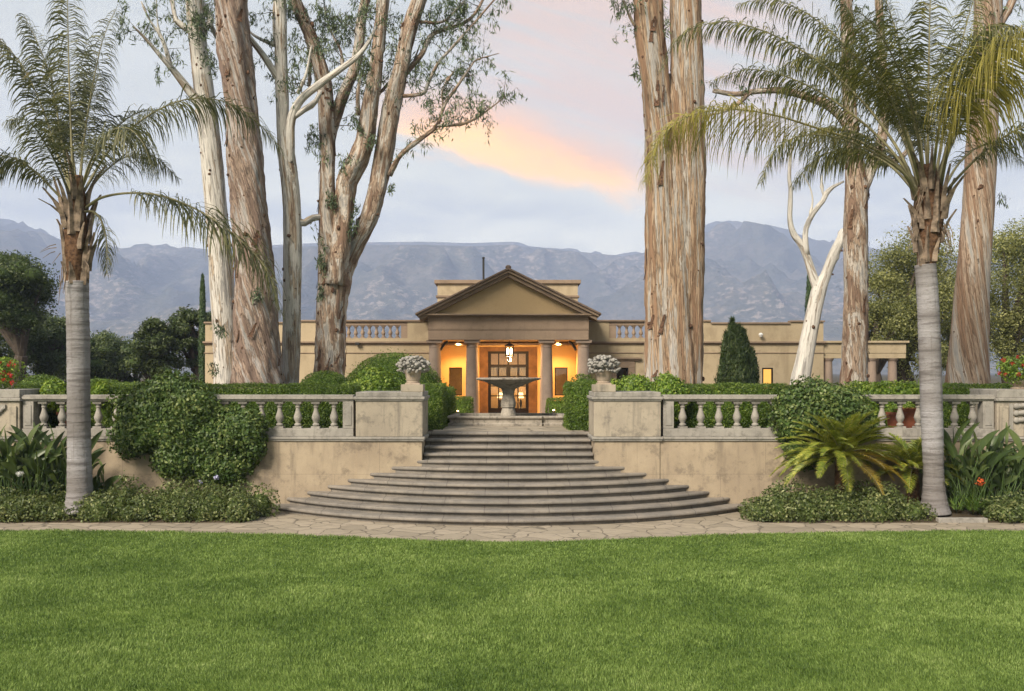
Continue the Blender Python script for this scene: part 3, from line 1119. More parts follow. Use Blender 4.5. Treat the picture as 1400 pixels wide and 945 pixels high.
for sgn in (-1, 1):
    lab = ('grey stone balustrade left of the steps with the dark green creeper hanging over it' if sgn < 0 else 'grey stone balustrade right of the steps, above the spreading cycad')
    t = thing('balustrade', lab, 'balustrade', (sgn * 8, 24.0, 1.765), 'garden balustrades')
    xa, xb = sgn * 3.74, sgn * 11.75
    x0, x1 = sorted((xa, xb))
    b = MB()
    b.box(x0, x1, 23.83, 24.17, 1.767, 1.955)
    b.build('base_course', M['stone'], t, bevel=0.012)
    b = MB()
    b.box(x0, x1, 23.86, 24.14, 2.612, 2.66)
    b.box(x0, x1, 23.81, 24.19, 2.66, 2.735)
    b.box(x0, x1, 23.84, 24.16, 2.735, 2.77)
    b.build('handrail', M['stone'], t, bevel=0.014)
    for xp in (sgn * 3.87, sgn * 11.60):
        b = MB()
        b.box(xp - 0.13, xp + 0.13, 23.85, 24.15, 1.957, 2.610)
        b.box(xp - 0.08, xp + 0.08, 23.835, 23.86, 2.03, 2.53)
        b.build('post', M['stone'], t, bevel=0.01)
    first = None
    for i in range(17):
        xx = sgn * (4.235 + 0.4405 * i)
        if i == 0:
            first = baluster_mb(xx, 24.0, 1.956, 0.655).build('baluster', M['stone'], t, smooth=True)
            x_first = xx
        else:
            c = first.copy()
            C.objects.link(c)
            c.parent = t
            c.location = (xx - x_first, 0, 0)
            c.rotation_euler = (0, 0, 0)

    # carved end pier
    lab = ('carved stone end pier at the far left of the balustrade, garland on its face' if sgn < 0 else 'carved stone end pier at the far right of the balustrade, under the red geraniums')
    t = thing('carved_pier', lab, 'pier', (sgn * 12.6, 23.9, 1.765))
    x0, x1 = sorted((sgn * 11.77, sgn * 14.6))
    xin = sgn * 11.77
    b = MB()
    b.box(x0, x1, 23.78, 25.2, 1.769, 2.62)
    b.box(min(xin + sgn * 0.06, xin + sgn * 0.26), max(xin + sgn * 0.06, xin + sgn * 0.26), 23.74, 23.79, 1.85, 2.5)
    b.build('pier_body', M['pier'], t, bevel=0.012)
    b = MB()
    b.box(x0 - 0.04, x1 + 0.04, 23.72, 25.22, 2.622, 2.70)
    b.box(x0 - 0.01, x1 + 0.01, 23.76, 25.2, 2.70, 2.90)
    b.build('cap', M['stone'], t, bevel=0.014)
    b = MB()
    x_c = xin + sgn * 0.75
    if sgn < 0:
        for j in range(15):
            u = -1 + 2 * j / 14
            p, f = ico((x_c + u * 0.36, 23.76, 2.44 - 0.20 * (1 - u * u)), (0.055, 0.05, 0.05))
            b.add(p.tolist(), f)
        b.box(x_c - 0.42, x_c - 0.30, 23.74, 23.79, 2.44, 2.54)
        b.box(x_c + 0.30, x_c + 0.42, 23.74, 23.79, 2.44, 2.54)
    else:
        for q in range(3):
            zc = 2.50 - 0.17 * q
            b.tube([(x_c - 0.28, 23.76, zc), (x_c - 0.1, 23.73, zc + 0.02), (x_c + 0.1, 23.73, zc + 0.02), (x_c + 0.28, 23.76, zc)], [0.05, 0.065, 0.065, 0.05], 10)
            for u in (-0.3, 0.3):
                p, f = ico((x_c + u, 23.75, zc), (0.075, 0.05, 0.075))
                b.add(p.tolist(), f)
        for u in (-0.40, 0.40):
            b.box(x_c + u * 1.05 - 0.045, x_c + u * 1.05 + 0.045, 23.75, 23.79, 1.9, 2.56)
    b.build('carving', M['stone'], t, smooth=True)

# ------------------------------------------------------------------ urns with carved flowers
urn = None
for sgn in (-1, 1):
    lab = ('pale stone urn heaped with carved flowers on the pier left of the steps' if sgn < 0 else 'pale stone urn heaped with carved flowers on the pier right of the steps')
    xp = sgn * 2.32
    base = (xp, YW + 0.24, 3.022)
    t = thing('flower_urn', lab, 'urn', base, 'urns on the piers')
    b = MB()
    b.sqlathe([(0.175, 0), (0.175, 0.035)], base)
    b.lathe([(0.155, 0.035), (0.165, 0.055), (0.150, 0.075), (0.165, 0.095), (0.185, 0.20), (0.205, 0.30), (0.235, 0.335), (0.240, 0.355), (0.215, 0.36), (0.20, 0.345)], base, 24)
    b.build('pot', M['urn'], t, smooth=True)
    b = MB()
    rr = random.Random(5 if sgn < 0 else 9)
    p, f = ico((base[0], base[1], base[2] + 0.44), (0.25, 0.25, 0.13))
    b.add(p.tolist(), f)
    for q in range(230):
        ph = rr.uniform(0, 6.28)
        cz = rr.uniform(-0.42, 1)
        sq = math.sqrt(1 - cz * cz)
        c = (base[0] + 0.36 * sq * math.cos(ph), base[1] + 0.36 * sq * math.sin(ph), base[2] + 0.45 + 0.225 * cz - (0.05 if cz < -0.1 else 0))
        r0 = rr.uniform(0.020, 0.054)
        jt = rr.uniform(0.86, 1.10)
        c = tuple(base[i_] + (c[i_] - base[i_]) * jt if i_ < 2 else c[i_] + 0.16 * (jt - 1) for i_ in range(3))
        # a little rosette: centre bead and petals
        p, f = ico(c, (r0, r0, r0 * 0.8), wob=0.35, f=38)
        b.add(p.tolist(), f)
    b.build('flower_heap', M['heap'], t, smooth=True, angle=None)

# ------------------------------------------------------------------ fountain
FD = 28.9
t = thing('fountain', 'tiered stone fountain with a wide fluted bowl standing in a low moulded basin', 'fountain', (0, FD, 1.8))
b = MB()
ch = 0.12


def basin_ring(g, zz_):
    x0, x1, y0, y1 = -1.66 - g, 1.66 + g, 27.8 - g, 30.0 + g
    o_ = []
    # front face stepped forward in the middle, as the moulding shows
    o_ = [(x0, y0 + 0.10), (-0.98 - g * 0.3, y0 + 0.10), (-0.94, y0), (0.94, y0), (0.98 + g * 0.3, y0 + 0.10), (x1, y0 + 0.10), (x1, y1), (x0, y1)]
    return [(x, y, zz_) for x, y in o_]


prof = [(0.06, 1.806), (0.06, 1.86), (0.03, 1.875), (0.0, 1.90), (0.0, 1.985), (0.02, 2.0), (0.055, 2.02), (0.065, 2.05), (0.05, 2.078), (-0.22, 2.082), (-0.22, 1.95)]
rings = [basin_ring(g, z) for g, z in prof]
n = 8
fs = []
for j in range(len(rings) - 1):
    for i in range(n):
        i2 = (i + 1) % n
        fs.append((j * n + i, j * n + i2, (j + 1) * n + i2, (j + 1) * n + i))
b.add([p for r_ in rings for p in r_], fs)
b.build('basin', M['fountain'], t)
mw, nt, out = new_mat('basin_water')
g_ = nt.node('ShaderNodeNewGeometry').outputs['Position']
bsdf(nt, out, (0.03, 0.045, 0.05), 0.05, 0.5, nt.bump(nt.noise(g_, 9, 3), 0.15, 0.02))
b = MB()
b.add([(-1.5, 28.1, 2.0), (1.5, 28.1, 2.0), (1.5, 29.85, 2.0), (-1.5, 29.85, 2.0)], [(0, 1, 2, 3)])
b.build('water', mw, t)
S = FD / FX
b = MB()
ped = [(11.0, 569.5), (11.0, 566.5), (10.2, 565.5), (9.6, 563), (8.4, 559.5), (8.2, 557.8), (9.4, 557), (9.9, 556), (9.4, 555), (9.9, 554.2), (10.0, 551.5), (9.2, 547), (7.8, 541.5), (7.3, 538.5), (8.0, 537.6), (8.6, 536.6), (8.3, 535.6), (9.0, 534), (9.6, 532)]
ped = [(r * S, Z(py, FD)) for r, py in ped]


def flute(r, z, a, k):
    return r * (1 + 0.035 * math.cos(8 * a) * (1 if 2 < k < 16 else 0))


b.lathe(ped, (0, FD, 0), 48, flute)
b.build('pedestal', M['fountain'], t, smooth=True, angle=60)
bowl = [(8.5, 532.2), (12, 530.5), (19, 527.5), (27, 524.0), (34, 521.3), (40, 519.8), (43.2, 519.2), (43.8, 518.2), (43.4, 516.8), (41.5, 516.4), (38, 518.0), (20, 523.5), (2, 525)]
bowl = [(r * S, Z(py, FD)) for r, py in bowl]


def fluteb(r, z, a, k):
    if 1 <= k <= 5:
        return r * (1 + 0.045 * abs(math.sin(10 * a)) - 0.02)
    if 6 <= k <= 8:
        return r * (1 + 0.012 * math.cos(40 * a))
    return r


b = MB()
b.lathe(bowl, (0, FD, 0), 160, fluteb, cap=True)
b.build('bowl', M['fountain'], t, smooth=True, angle=60)

# ------------------------------------------------------------------ house
FL = 1.5
hs = thing('villa', 'single storey tan stucco villa with a columned and pedimented portico', 'house', (0, 42, FL))


def H(b, name, mat, parent=None, bevel=0.0, smooth=False, angle=35):
    return b.build(name, M[mat], parent or hs, bevel=bevel, smooth=smooth, angle=angle)


# portico
pa_ = MB()
pa_.box(-3.23, 3.23, 39.72, 40.55, 4.63, 5.02)
pa_.box(-3.25, 3.25, 39.70, 40.57, 5.022, 5.06)
pa_.box(-3.24, 3.24, 39.69, 40.56, 5.062, 5.55)
pa_.box(-3.23, -2.78, 40.57, 42.98, 4.63, 5.55)
pa_.box(2.78, 3.23, 40.57, 42.98, 4.63, 5.55)
portico = H(pa_, 'portico', 'trim', bevel=0.012)
for px in (594.5, 645.5, 747, 797.5):
    b = MB()
    xx = X(px, 40.1)
    hh = 3.13
    b.sqlathe([(0.32, 0), (0.32, 0.08)], (xx, 40.1, FL))
    prof = [(0.31, 0.08), (0.325, 0.12), (0.31, 0.16), (0.28, 0.175), (0.275, 0.22)]
    for q in range(9):
        u = q / 8
        prof.append((0.272 - 0.045 * u ** 1.6, 0.24 + u * (hh - 0.24 - 0.30)))
    prof += [(0.245, hh - 0.285), (0.245, hh - 0.255), (0.228, hh - 0.25), (0.228, hh - 0.20), (0.25, hh - 0.18), (0.295, hh - 0.115)]
    b.lathe(prof, (xx, 40.1, FL), 28)
    b.sqlathe([(0.315, hh - 0.113), (0.315, hh - 0.03), (0.33, hh - 0.028), (0.33, hh - 0.002)], (xx, 40.1, FL))
    b.build('column', M['column'], portico, smooth=True, angle=30)
b = MB()
b.prism_xz([(-3.35, 5.66), (3.35, 5.66), (0, 7.33)], 39.78, 40.2)
b.build('tympanum', M['tympanum'], portico)
b = MB()
b.box(-3.42, 3.42, 39.52, 40.4, 5.552, 5.60)
b.box(-3.55, 3.55, 39.40, 40.4, 5.602, 5.665)
b.build('horizontal_cornice', M['cornice'], portico, bevel=0.012)


def rake(zoff, t_, ext, y0, y1):
    """two sloping bars meeting at the ridge"""
    sl = (7.50 - 5.70) / 3.66
    o_ = [(-ext, 5.70 + zoff + (3.66 - ext) * sl), (0, 7.50 + zoff), (ext, 5.70 + zoff + (3.66 - ext) * sl)]
    i_ = [(x, z - t_) for x, z in reversed(o_)]
    mb_ = MB()
    mb_.prism_xz([o_[0], o_[1], i_[1], i_[2]], y0, y1)
    mb_.prism_xz([o_[1], o_[2], i_[0], i_[1]], y0, y1)
    return mb_


b = rake(-0.20, 0.16, 3.55, 39.46, 40.3)
b2 = rake(-0.085, 0.113, 3.62, 39.32, 40.3)
b.add(b2.v, b2.f)
b.build('raking_cornice', M['cornice'], portico, bevel=0.012)
b = rake(0.0, 0.083, 3.70, 39.24, 46.4)
p, f = ico((0, 39.4, 7.52), (0.12, 0.16, 0.09))
b.add(p.tolist(), f)
H(b, 'gable_roof', 'roof', bevel=0.012)
b = MB()
b.box(-3.22, 3.22, 40.575, 43.0, 4.66, 4.80)
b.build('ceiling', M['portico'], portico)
for x0, x1 in ((-3.23, -2.95), (2.95, 3.23)):  # side walls added to hold the warm light in the porch
    b = MB()
    b.box(x0, x1, 41.4, 42.98, FL - 0.3, 4.628)
    b.build('added_side_wall', M['portico'], portico)
b = MB()
b.box(-3.3, 3.3, 39.5, 44.4, FL - 0.4, FL)
b.build('floor', M['paving'], portico)
# scroll brackets beneath the beam
for sgn in (-1, 1):
    b = MB()
    xx = sgn * 2.62
    for q in range(12):
        u = q / 11
        b.add(*[ico((xx + sgn * 0.12 - sgn * 0.24 * u, 40.25, 4.56 - 0.30 * (1 - u) ** 1.5), (0.055, 0.07, 0.055))[0].tolist(), ico((0, 0, 0), (1, 1, 1))[1]])
    b.build('bracket', M['iron'], portico, smooth=True)

# back wall of the porch with window openings and the door recess
b = MB()
YB = 43.0
W0, W1 = 2.02, 2.58     # side window jambs
for sgn in (-1, 1):
    def bx(xa, xb_, za, zb_):
        x0_, x1_ = sorted((sgn * xa, sgn * xb_))
        b.box(x0_, x1_, YB, YB + 0.25, za, zb_)
    bx(W1, 3.23, FL - 0.2, 4.659)
    bx(1.27, W0, FL - 0.2, 4.659)
    bx(W0, W1, 3.54, 4.659)
    bx(W0, W1, FL - 0.2, 2.32)
b.box(-1.27, 1.27, YB, YB + 0.25, 4.44, 4.659)
for sgn in (-1, 1):
    x0_, x1_ = sorted((sgn * 1.27, sgn * 1.40))
    b.box(x0_, x1_, YB + 0.25, 44.2, FL - 0.2, 4.5)
b.box(-1.4, 1.4, YB + 0.25, 44.2, 4.502, 4.655)
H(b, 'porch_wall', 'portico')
b = MB()
for sgn in (-1, 1):
    x0_, x1_ = sorted((sgn * 0.90, sgn * 1.268))
    b.box(x0_, x1_, 43.80, 44.1, FL, 4.5)
b.box(-0.90, 0.90, 43.80, 44.1, 4.26, 4.5)
H(b, 'door_surround', 'wood', bevel=0.01)
# glazed double door with transom
DZ = [FL + 0.02, 1.80, 2.30, 2.84, 3.20, 3.58, 3.66, 4.20]
d = MB()
ydoor = 43.86
d.box(-0.90, -0.77, ydoor, ydoor + 0.12, FL, 4.26)
d.box(0.77, 0.90, ydoor, ydoor + 0.12, FL, 4.26)
d.box(-0.77, 0.77, ydoor, ydoor + 0.12, 4.15, 4.26)
d.box(-0.77, 0.77, ydoor, ydoor + 0.12, 3.565, 3.675)
d.box(-0.09, 0.09, ydoor, ydoor + 0.12, FL, 3.565)
d.box(-0.04, 0.04, ydoor, ydoor + 0.12, 3.675, 4.15)
d.box(-0.80, -0.07, ydoor + 0.01, ydoor + 0.11, FL, 1.74)
d.box(0.07, 0.80, ydoor + 0.01, ydoor + 0.11, FL, 1.74)
for xx in (-0.43, 0.43):
    d.box(xx - 0.028, xx + 0.028, ydoor + 0.02, ydoor + 0.1, 1.74, 3.575)
    d.box(xx - 0.028, xx + 0.028, ydoor + 0.02, ydoor + 0.1, 3.675, 4.15)
for zz_ in (2.28, 2.72, 3.14):
    for xa, xb_ in ((-0.80, -0.45), (-0.41, -0.07), (0.07, 0.41), (0.45, 0.80)):
        d.box(xa, xb_, ydoor + 0.025, ydoor + 0.095, zz_ - 0.026, zz_ + 0.026)
door = H(d, 'door', 'dark')
b = MB()
for xa, xb_ in ((-0.80, -0.45), (-0.41, -0.03), (0.03, 0.41), (0.45, 0.80)):
    b.box(xa, xb_, ydoor + 0.055, ydoor + 0.065, 1.74, 3.575)
    b.box(xa, xb_, ydoor + 0.055, ydoor + 0.065, 3.665, 4.17)
b.build('pane', M['glass'], door)
b = MB()
for sgn in (-1, 1):
    b.tube([(sgn * 0.05, ydoor - 0.05, 2.35), (sgn * 0.05, ydoor - 0.05, 2.65)], [0.012, 0.012], 8)
b.build('handle', M['iron'], door, smooth=True)
for sgn in (-1, 1):
    xm = sgn * (W0 + W1) / 2
    b = MB()
    hw = (W1 - W0) / 2
    b.box(xm - hw, xm - hw + 0.04, YB + 0.05, YB + 0.13, 2.32, 3.54)
    b.box(xm + hw - 0.04, xm + hw, YB + 0.05, YB + 0.13, 2.32, 3.54)
    b.box(xm - hw + 0.04, xm + hw - 0.04, YB + 0.05, YB + 0.13, 3.50, 3.54)
    b.box(xm - hw + 0.04, xm + hw - 0.04, YB + 0.05, YB + 0.13, 2.32, 2.36)
    wn = H(b, 'window', 'dark')
    b = MB()
    b.box(xm - hw + 0.04, xm + hw - 0.04, YB + 0.085, YB + 0.095, 2.36, 3.50)
    b.build('pane', M['glass'], wn)

# the lit hall behind the door
b = MB()
b.box(-3.1, 3.1, 48.5, 48.6, FL, 4.66)
b.box(-3.2, -3.1, YB + 0.26, 48.6, FL, 4.66)
b.box(3.1, 3.2, YB + 0.26, 48.6, FL, 4.66)
b.box(-3.1, 3.1, 44.21, 48.5, 4.67, 4.75)
H(b, 'hall_wall', 'room')
b = MB()
b.box(-3.1, 3.1, 44.405, 48.5, FL - 0.1, FL - 0.004)
H(b, 'hall_floor', 'wood')

# wings
b = MB()
YW2 = 42.0


def wall_with_holes(b, x0, x1, z0, z1, holes, y0, y1):
    xs_ = sorted({x0, x1, *[h[0] for h in holes], *[h[1] for h in holes]})
    zs_ = sorted({z0, z1, *[h[2] for h in holes], *[h[3] for h in holes]})
    for i in range(len(xs_) - 1):
        for j in range(len(zs_) - 1):
            xm, zm = (xs_[i] + xs_[i + 1]) / 2, (zs_[j] + zs_[j + 1]) / 2
            if any(h[0] < xm < h[1] and h[2] < zm < h[3] for h in holes):
                continue
            b.box(xs_[i], xs_[i + 1], y0, y1, zs_[j], zs_[j + 1])


WE = X(1126, YW2)
wx0, wx1 = X(843, YW2), X(859, YW2)
yx0, yx1 = X(1042, YW2), X(1057, YW2)
z_a, z_b = 2.2, Z(503, YW2)
holes_e = [(wx0, wx1, z_a, z_b), (yx0, yx1, 2.2, Z(503, YW2))]
wall_with_holes(b, 3.24, WE, 0.9, 4.50, holes_e, YW2, YW2 + 0.35)
b.box(WE - 0.35, WE - 0.002, YW2 + 0.351, 53, 0.9, 4.50)
b.box(3.24, WE, 53.001, 53.3, 0.9, 4.5)
H(b, 'wall', 'house')
b = MB()
wall_with_holes(b, -12.9, -3.24, 0.9, 4.50, [(-wx1, -wx0, z_a, z_b)], YW2, YW2 + 0.35)
b.box(-12.898, -12.55, YW2 + 0.351, 53, 0.9, 4.50)
b.box(-12.9, -3.24, 53.001, 53.3, 0.9, 4.5)
H(b, 'wall', 'house')
for x0, x1 in ((-12.95, -3.24), (3.24, WE + 0.05)):
    b = MB()
    b.box(x0, x1, YW2 - 0.03, YW2 + 0.36, 4.13, 4.17)
    b.box(x0, x1, YW2 - 0.05, YW2 + 0.5, 4.501, 4.56)
    b.box(x0 - 0.03, x1 + 0.03, YW2 - 0.12, YW2 + 0.5, 4.562, 4.64)
    H(b, 'string_course', 'cornice', bevel=0.012)
b = MB()
b.box(-12.6, WE - 0.3, YW2 + 0.51, 53, 4.50, 4.58)
H(b, 'flat_roof', 'roof')
# parapet with two runs of balusters
bl0, bl1 = X(433, YW2), X(557, YW2)
br0, br1 = X(833, YW2), X(960, YW2)
zt = 5.48
pars = []
for secs, (x0b, x1b) in ((((-12.9, X(405, YW2), zt - 0.08), (X(405, YW2), bl0, zt), (bl1, -3.24, zt)), (bl0, bl1)),
                         (((3.24, br0, zt), (br1, X(972, YW2), zt), (X(972, YW2) + 0.003, X(1080, YW2), zt - 0.10), (X(1080, YW2) + 0.003, WE, zt - 0.02)), (br0, br1))):
    b = MB()
    for x0, x1, top in secs:
        b.box(x0, x1, YW2 + 0.02, YW2 + 0.33, 4.642, top)
    b.box(x0b + 0.002, x1b - 0.002, YW2 + 0.03, YW2 + 0.32, 4.642, 4.78)
    pars.append(H(b, 'parapet', 'house'))
for par, secs in ((pars[0], ((-12.95, X(405, YW2), zt - 0.08), (X(405, YW2) + 0.01, -3.24, zt))), (pars[1], ((3.24, X(972, YW2), zt), (X(972, YW2) + 0.01, X(1080, YW2), zt - 0.10), (X(1080, YW2) + 0.01, WE + 0.05, zt - 0.02)))):
    b = MB()
    for x0, x1, top in secs:
        b.box(x0, x1, YW2 - 0.05, YW2 + 0.40, top + 0.002, top + 0.075)
    b.build('coping', M['cornice'], par, bevel=0.012)
for par, (x0, x1) in zip(pars, ((bl0, bl1), (br0, br1))):
    b = MB()
    b.box(x0, x1, YW2 + 0.05, YW2 + 0.30, 5.32, 5.478)
    b.build('rail', M['trim'], par, bevel=0.01)
for x0, x1 in ((bl0, bl0 + 0.32), (bl1 - 0.28, bl1), (br0, br0 + 0.3), (br1 - 0.3, br1)):
    b = MB()
    b.box(x0 + 0.004, x1 - 0.004, YW2 + 0.06, YW2 + 0.29, 4.782, 5.318)
    b.build('post', M['trim'], pars[0] if x0 < 0 else pars[1])
first = None
for x0, x1 in ((bl0 + 0.3, bl1 - 0.3), (br0 + 0.3, br1 - 0.3)):
    nb = int((x1 - x0) / 0.285)
    for i in range(nb):
        xx = x0 + (i + 0.5) * (x1 - x0) / nb
        if first is None:
            first = baluster_mb(xx, YW2 + 0.17, 4.782, 0.536, 0.88, 12).build('baluster', M['trim'], pars[0], smooth=True)
            xf = xx
        else:
            c = first.copy()
            C.objects.link(c)
            c.parent = pars[0] if x0 < 0 else pars[1]
            c.location = (xx - xf, 0, 0)
# raised block behind the pediment, with its pipe
b = MB()
b.box(X(598, 46.5), X(790, 46.5), 46.5, 52, 4.6, Z(388, 46.5))
at_b = H(b, 'clerestory', 'house')
b = MB()
b.box(X(594, 46.5), X(794, 46.5), 46.38, 52.1, Z(388, 46.5) + 0.002, Z(383, 46.5))
b.box(X(596, 46.5), X(792, 46.5), 46.44, 52.05, Z(407, 46.5), Z(404, 46.5))
b.build('cornice', M['cornice'], at_b, bevel=0.012)
b = MB()
b.tube([(X(661, 48), 48, 7.0), (X(661, 48), 48, Z(353, 48))], [0.05, 0.05], 12)
b.lathe([(0.07, 0), (0.075, 0.05), (0.02, 0.08)], (X(661, 48), 48, Z(353, 48) - 0.02), 12)
H(b, 'vent_pipe', 'iron', smooth=True)
# windows of the wings
for x0, x1 in ((wx0, wx1), (-wx1, -wx0)):
    b = MB()
    b.box(x0 - 0.28, x0, YW2 - 0.05, YW2 + 0.1, 2.0, z_b)
    b.box(x1, x1 + 0.28, YW2 - 0.05, YW2 + 0.1, 2.0, z_b)
    b.box(x0 - 0.28, x1 + 0.28, YW2 - 0.055, YW2 + 0.1, z_b + 0.002, z_b + 0.30)
    b.box(x0 - 0.48, x1 + 0.48, YW2 - 0.10, YW2 + 0.1, z_b + 0.302, z_b + 0.36)
    b.box(x0 - 0.54, x1 + 0.54, YW2 - 0.16, YW2 + 0.1, z_b + 0.362, z_b + 0.44)
    fr = H(b, 'window_surround', 'cornice', bevel=0.01)
    b = MB()
    b.box(x0, x0 + 0.05, YW2 + 0.1, YW2 + 0.2, z_a, z_b)
    b.box(x1 - 0.05, x1, YW2 + 0.1, YW2 + 0.2, z_a, z_b)
    b.box(x0 + 0.05, x1 - 0.05, YW2 + 0.1, YW2 + 0.2, z_b - 0.05, z_b)
    b.build('window_frame', M['dark'], fr)
    b = MB()
    b.box(x0 + 0.05, x1 - 0.05, YW2 + 0.14, YW2 + 0.15, z_a, z_b - 0.05)
    b.build('pane', M['glass'], fr)
b = MB()
zb2 = Z(503, YW2)
b.box(yx0, yx0 + 0.06, YW2 + 0.02, YW2 + 0.14, 2.2, zb2)
b.box(yx1 - 0.06, yx1, YW2 + 0.02, YW2 + 0.14, 2.2, zb2)
b.box(yx0 + 0.06, yx1 - 0.06, YW2 + 0.02, YW2 + 0.14, zb2 - 0.06, zb2)
wn = H(b, 'window', 'dark')
mlit, nt, out = new_mat('lit_window_blind')
g_ = nt.node('ShaderNodeNewGeometry').outputs['Position']
wv = nt.node('ShaderNodeTexWave', bands_direction='Z')
nt.l.new(g_, wv.inputs[0])
wv.inputs['Scale'].default_value = 6
em = nt.node('ShaderNodeEmission')
nt.put(em.inputs[0], nt.mix(wv.outputs[1], (1.0, 0.46, 0.09), (1.0, 0.56, 0.14)))
em.inputs[1].default_value = 0.85
nt.l.new(em.outputs[0], out.inputs[0])
b = MB()
b.box(yx0 + 0.06, yx1 - 0.06, YW2 + 0.10, YW2 + 0.11, 2.2, zb2 - 0.06)
b.build('pane', mlit, wn)
# loggia to the east
b = MB()
ce = X(1240, YW2)
b.box(WE + 0.003, ce, YW2 + 0.1, YW2 + 0.6, Z(490, YW2), Z(483, YW2))
b.box(WE + 0.003, ce, YW2 + 0.08, YW2 + 0.62, Z(483, YW2) + 0.002, Z(469, YW2))
b.box(WE + 0.003, ce + 0.1, YW2 - 0.02, YW2 + 0.7, Z(469, YW2) + 0.002, Z(466, YW2))
lg = H(b, 'loggia', 'house', bevel=0.01)
for px in (1132, 1192, 1220):
    b = MB()
    b.lathe([(0.24, 0), (0.24, 0.15), (0.20, 0.17), (0.20, 1.5), (0.175, 2.63), (0.22, 2.68), (0.25, 2.76)], (X(px, 42.3), 42.3, Z(490, YW2) - 2.76), 20)
    b.build('column', M['column'], lg, smooth=True)

# ------------------------------------------------------------------ lamps and fittings
LX, LY, LZ = X(696.5, 40.9), 40.9, Z(480, 40.9)
t = thing('hanging_lantern', 'lit square iron lantern hanging in the middle of the portico', 'lantern', (LX, LY, LZ))
b = MB()
s_ = 0.165
hh = 0.40
for sx in (-1, 1):
    for sy in (-1, 1):
        b.box(LX + sx * s_ - 0.015, LX + sx * s_ + 0.015, LY + sy * s_ - 0.015, LY + sy * s_ + 0.015, LZ - hh / 2 + 0.002, LZ + hh / 2 - 0.002)
b.box(LX - s_ - 0.025, LX + s_ + 0.025, LY - s_ - 0.025, LY + s_ + 0.025, LZ - hh / 2 - 0.03, LZ - hh / 2)
b.sqlathe([(s_ + 0.03, 0), (s_ + 0.03, 0.03), (0.06, 0.11), (0.05, 0.14)], (LX, LY, LZ + hh / 2))
b.tube([(LX, LY, LZ + hh / 2 + 0.13), (LX, LY, 4.665)], [0.012, 0.012], 8)
b.build('lantern_frame', M['iron'], t)
b = MB()
for u in (-0.07, 0.07):
    b.lathe([(0.035, -0.14), (0.045, -0.05), (0.045, 0.08), (0.02, 0.13)], (LX + u, LY, LZ), 12)
b.build('lamp_glass', emit_mat('lantern_glow', (1.0, 0.72, 0.36), 9.0), t, smooth=True)


def point(name, loc, energy, col, size=0.05, parent=None):
    l = bpy.data.lights.new(name, 'POINT')
    l.energy = energy
    l.color = col
    l.shadow_soft_size = size
    o = bpy.data.objects.new(name, l)
    C.objects.link(o)
    if parent is not None:
        o.parent = parent
        o.location = Vector(loc) - Vector(parent['wl'])
    else:
        o.location = loc
    return o


point('lantern_light', (LX, LY, LZ - 0.28), 320, (1.0, 0.58, 0.22), 0.10, t)
# two recessed ceiling lights wash the porch wall
for sgn, lab in ((-1, 'recessed porch ceiling light over the left-hand side window'), (1, 'recessed porch ceiling light over the right-hand side window')):
    xx = sgn * 2.15
    t = thing('ceiling_light', lab, 'ceiling light', (xx, 42.45, 4.655), 'recessed porch lights')
    b = MB()
    b.lathe([(0.05, 0), (0.075, 0), (0.08, -0.012), (0.05, -0.012)], (xx, 42.45, 4.657), 18, cap=False)
    b.build('trim_ring', M['white'], t, smooth=True)
    b = MB()
    b.lathe([(0.05, -0.004), (0.001, -0.0035)], (xx, 42.45, 4.657), 16)
    b.build('lens', emit_mat('ceiling_light_lens', (1.0, 0.68, 0.32), 3.5), t)
    l = bpy.data.lights.new('spot_beam', 'SPOT')
    l.energy = 430
    l.spot_size = R(125)
    l.spot_blend = 0.8
    l.color = (1.0, 0.62, 0.24)
    l.shadow_soft_size = 0.06
    o = bpy.data.objects.new('spot_beam', l)
    C.objects.link(o)
    o.parent = t
    o.location = (0, 0, -0.03)
    o.rotation_euler = (R(-3), 0, 0)
# hall: two table lamps seen through the door, white curtains
for px, lab in ((684, 'lit table lamp in the hall seen through the left door leaf'), (712, 'lit table lamp in the hall seen through the right door leaf')):
    xx, yy = X(px, 47.2), 47.2
    t = thing('table_lamp', lab, 'lamp', (xx, yy, 2.0), 'hall table lamps')
    b = MB()
    b.lathe([(0.10, -0.5), (0.10, -0.47), (0.03, -0.45), (0.06, -0.2), (0.05, 0.0), (0.015, 0.05), (0.015, 0.12)], (xx, yy, 2.0), 14)
    b.build('lamp_base', M['dark'], t, smooth=True)
    b = MB()
    b.lathe([(0.15, 0.10), (0.10, 0.36)], (xx, yy, 2.0), 16, cap=False)
    b.build('lamp_shade', emit_mat('lamp_shade_glow', (1.0, 0.66, 0.30), 2.6), t, smooth=True)
    point('lamp_light', (xx, yy - 0.1, 2.45), 60, (1.0, 0.64, 0.28), 0.12, t)
for sgn, lab in ((-1, 'white curtain behind the upper panes of the left door leaf'), (1, 'white curtain behind the upper panes of the right door leaf')):
    b = MB()
    n = 60
    vs_ = []
    for i in range(n + 1):
        x = sgn * (0.05 + 0.77 * i / n)
        y = 44.2 + 0.025 * math.sin(i * 1.05)
        vs_ += [(x, y, 2.86), (x, y, 3.62)]
    fs_ = [(2 * i, 2 * i + 2, 2 * i + 3, 2 * i + 1) for i in range(n)]
    vb = [(x, y + 0.004, z) for x, y, z in vs_]
    b.add(vs_ + vb, fs_ + [tuple(reversed([j + len(vs_) for j in f])) for f in fs_])
    o = b.build('curtain', M['curtain'], smooth=True)
    tag(o, lab, 'curtain', 'door curtains')
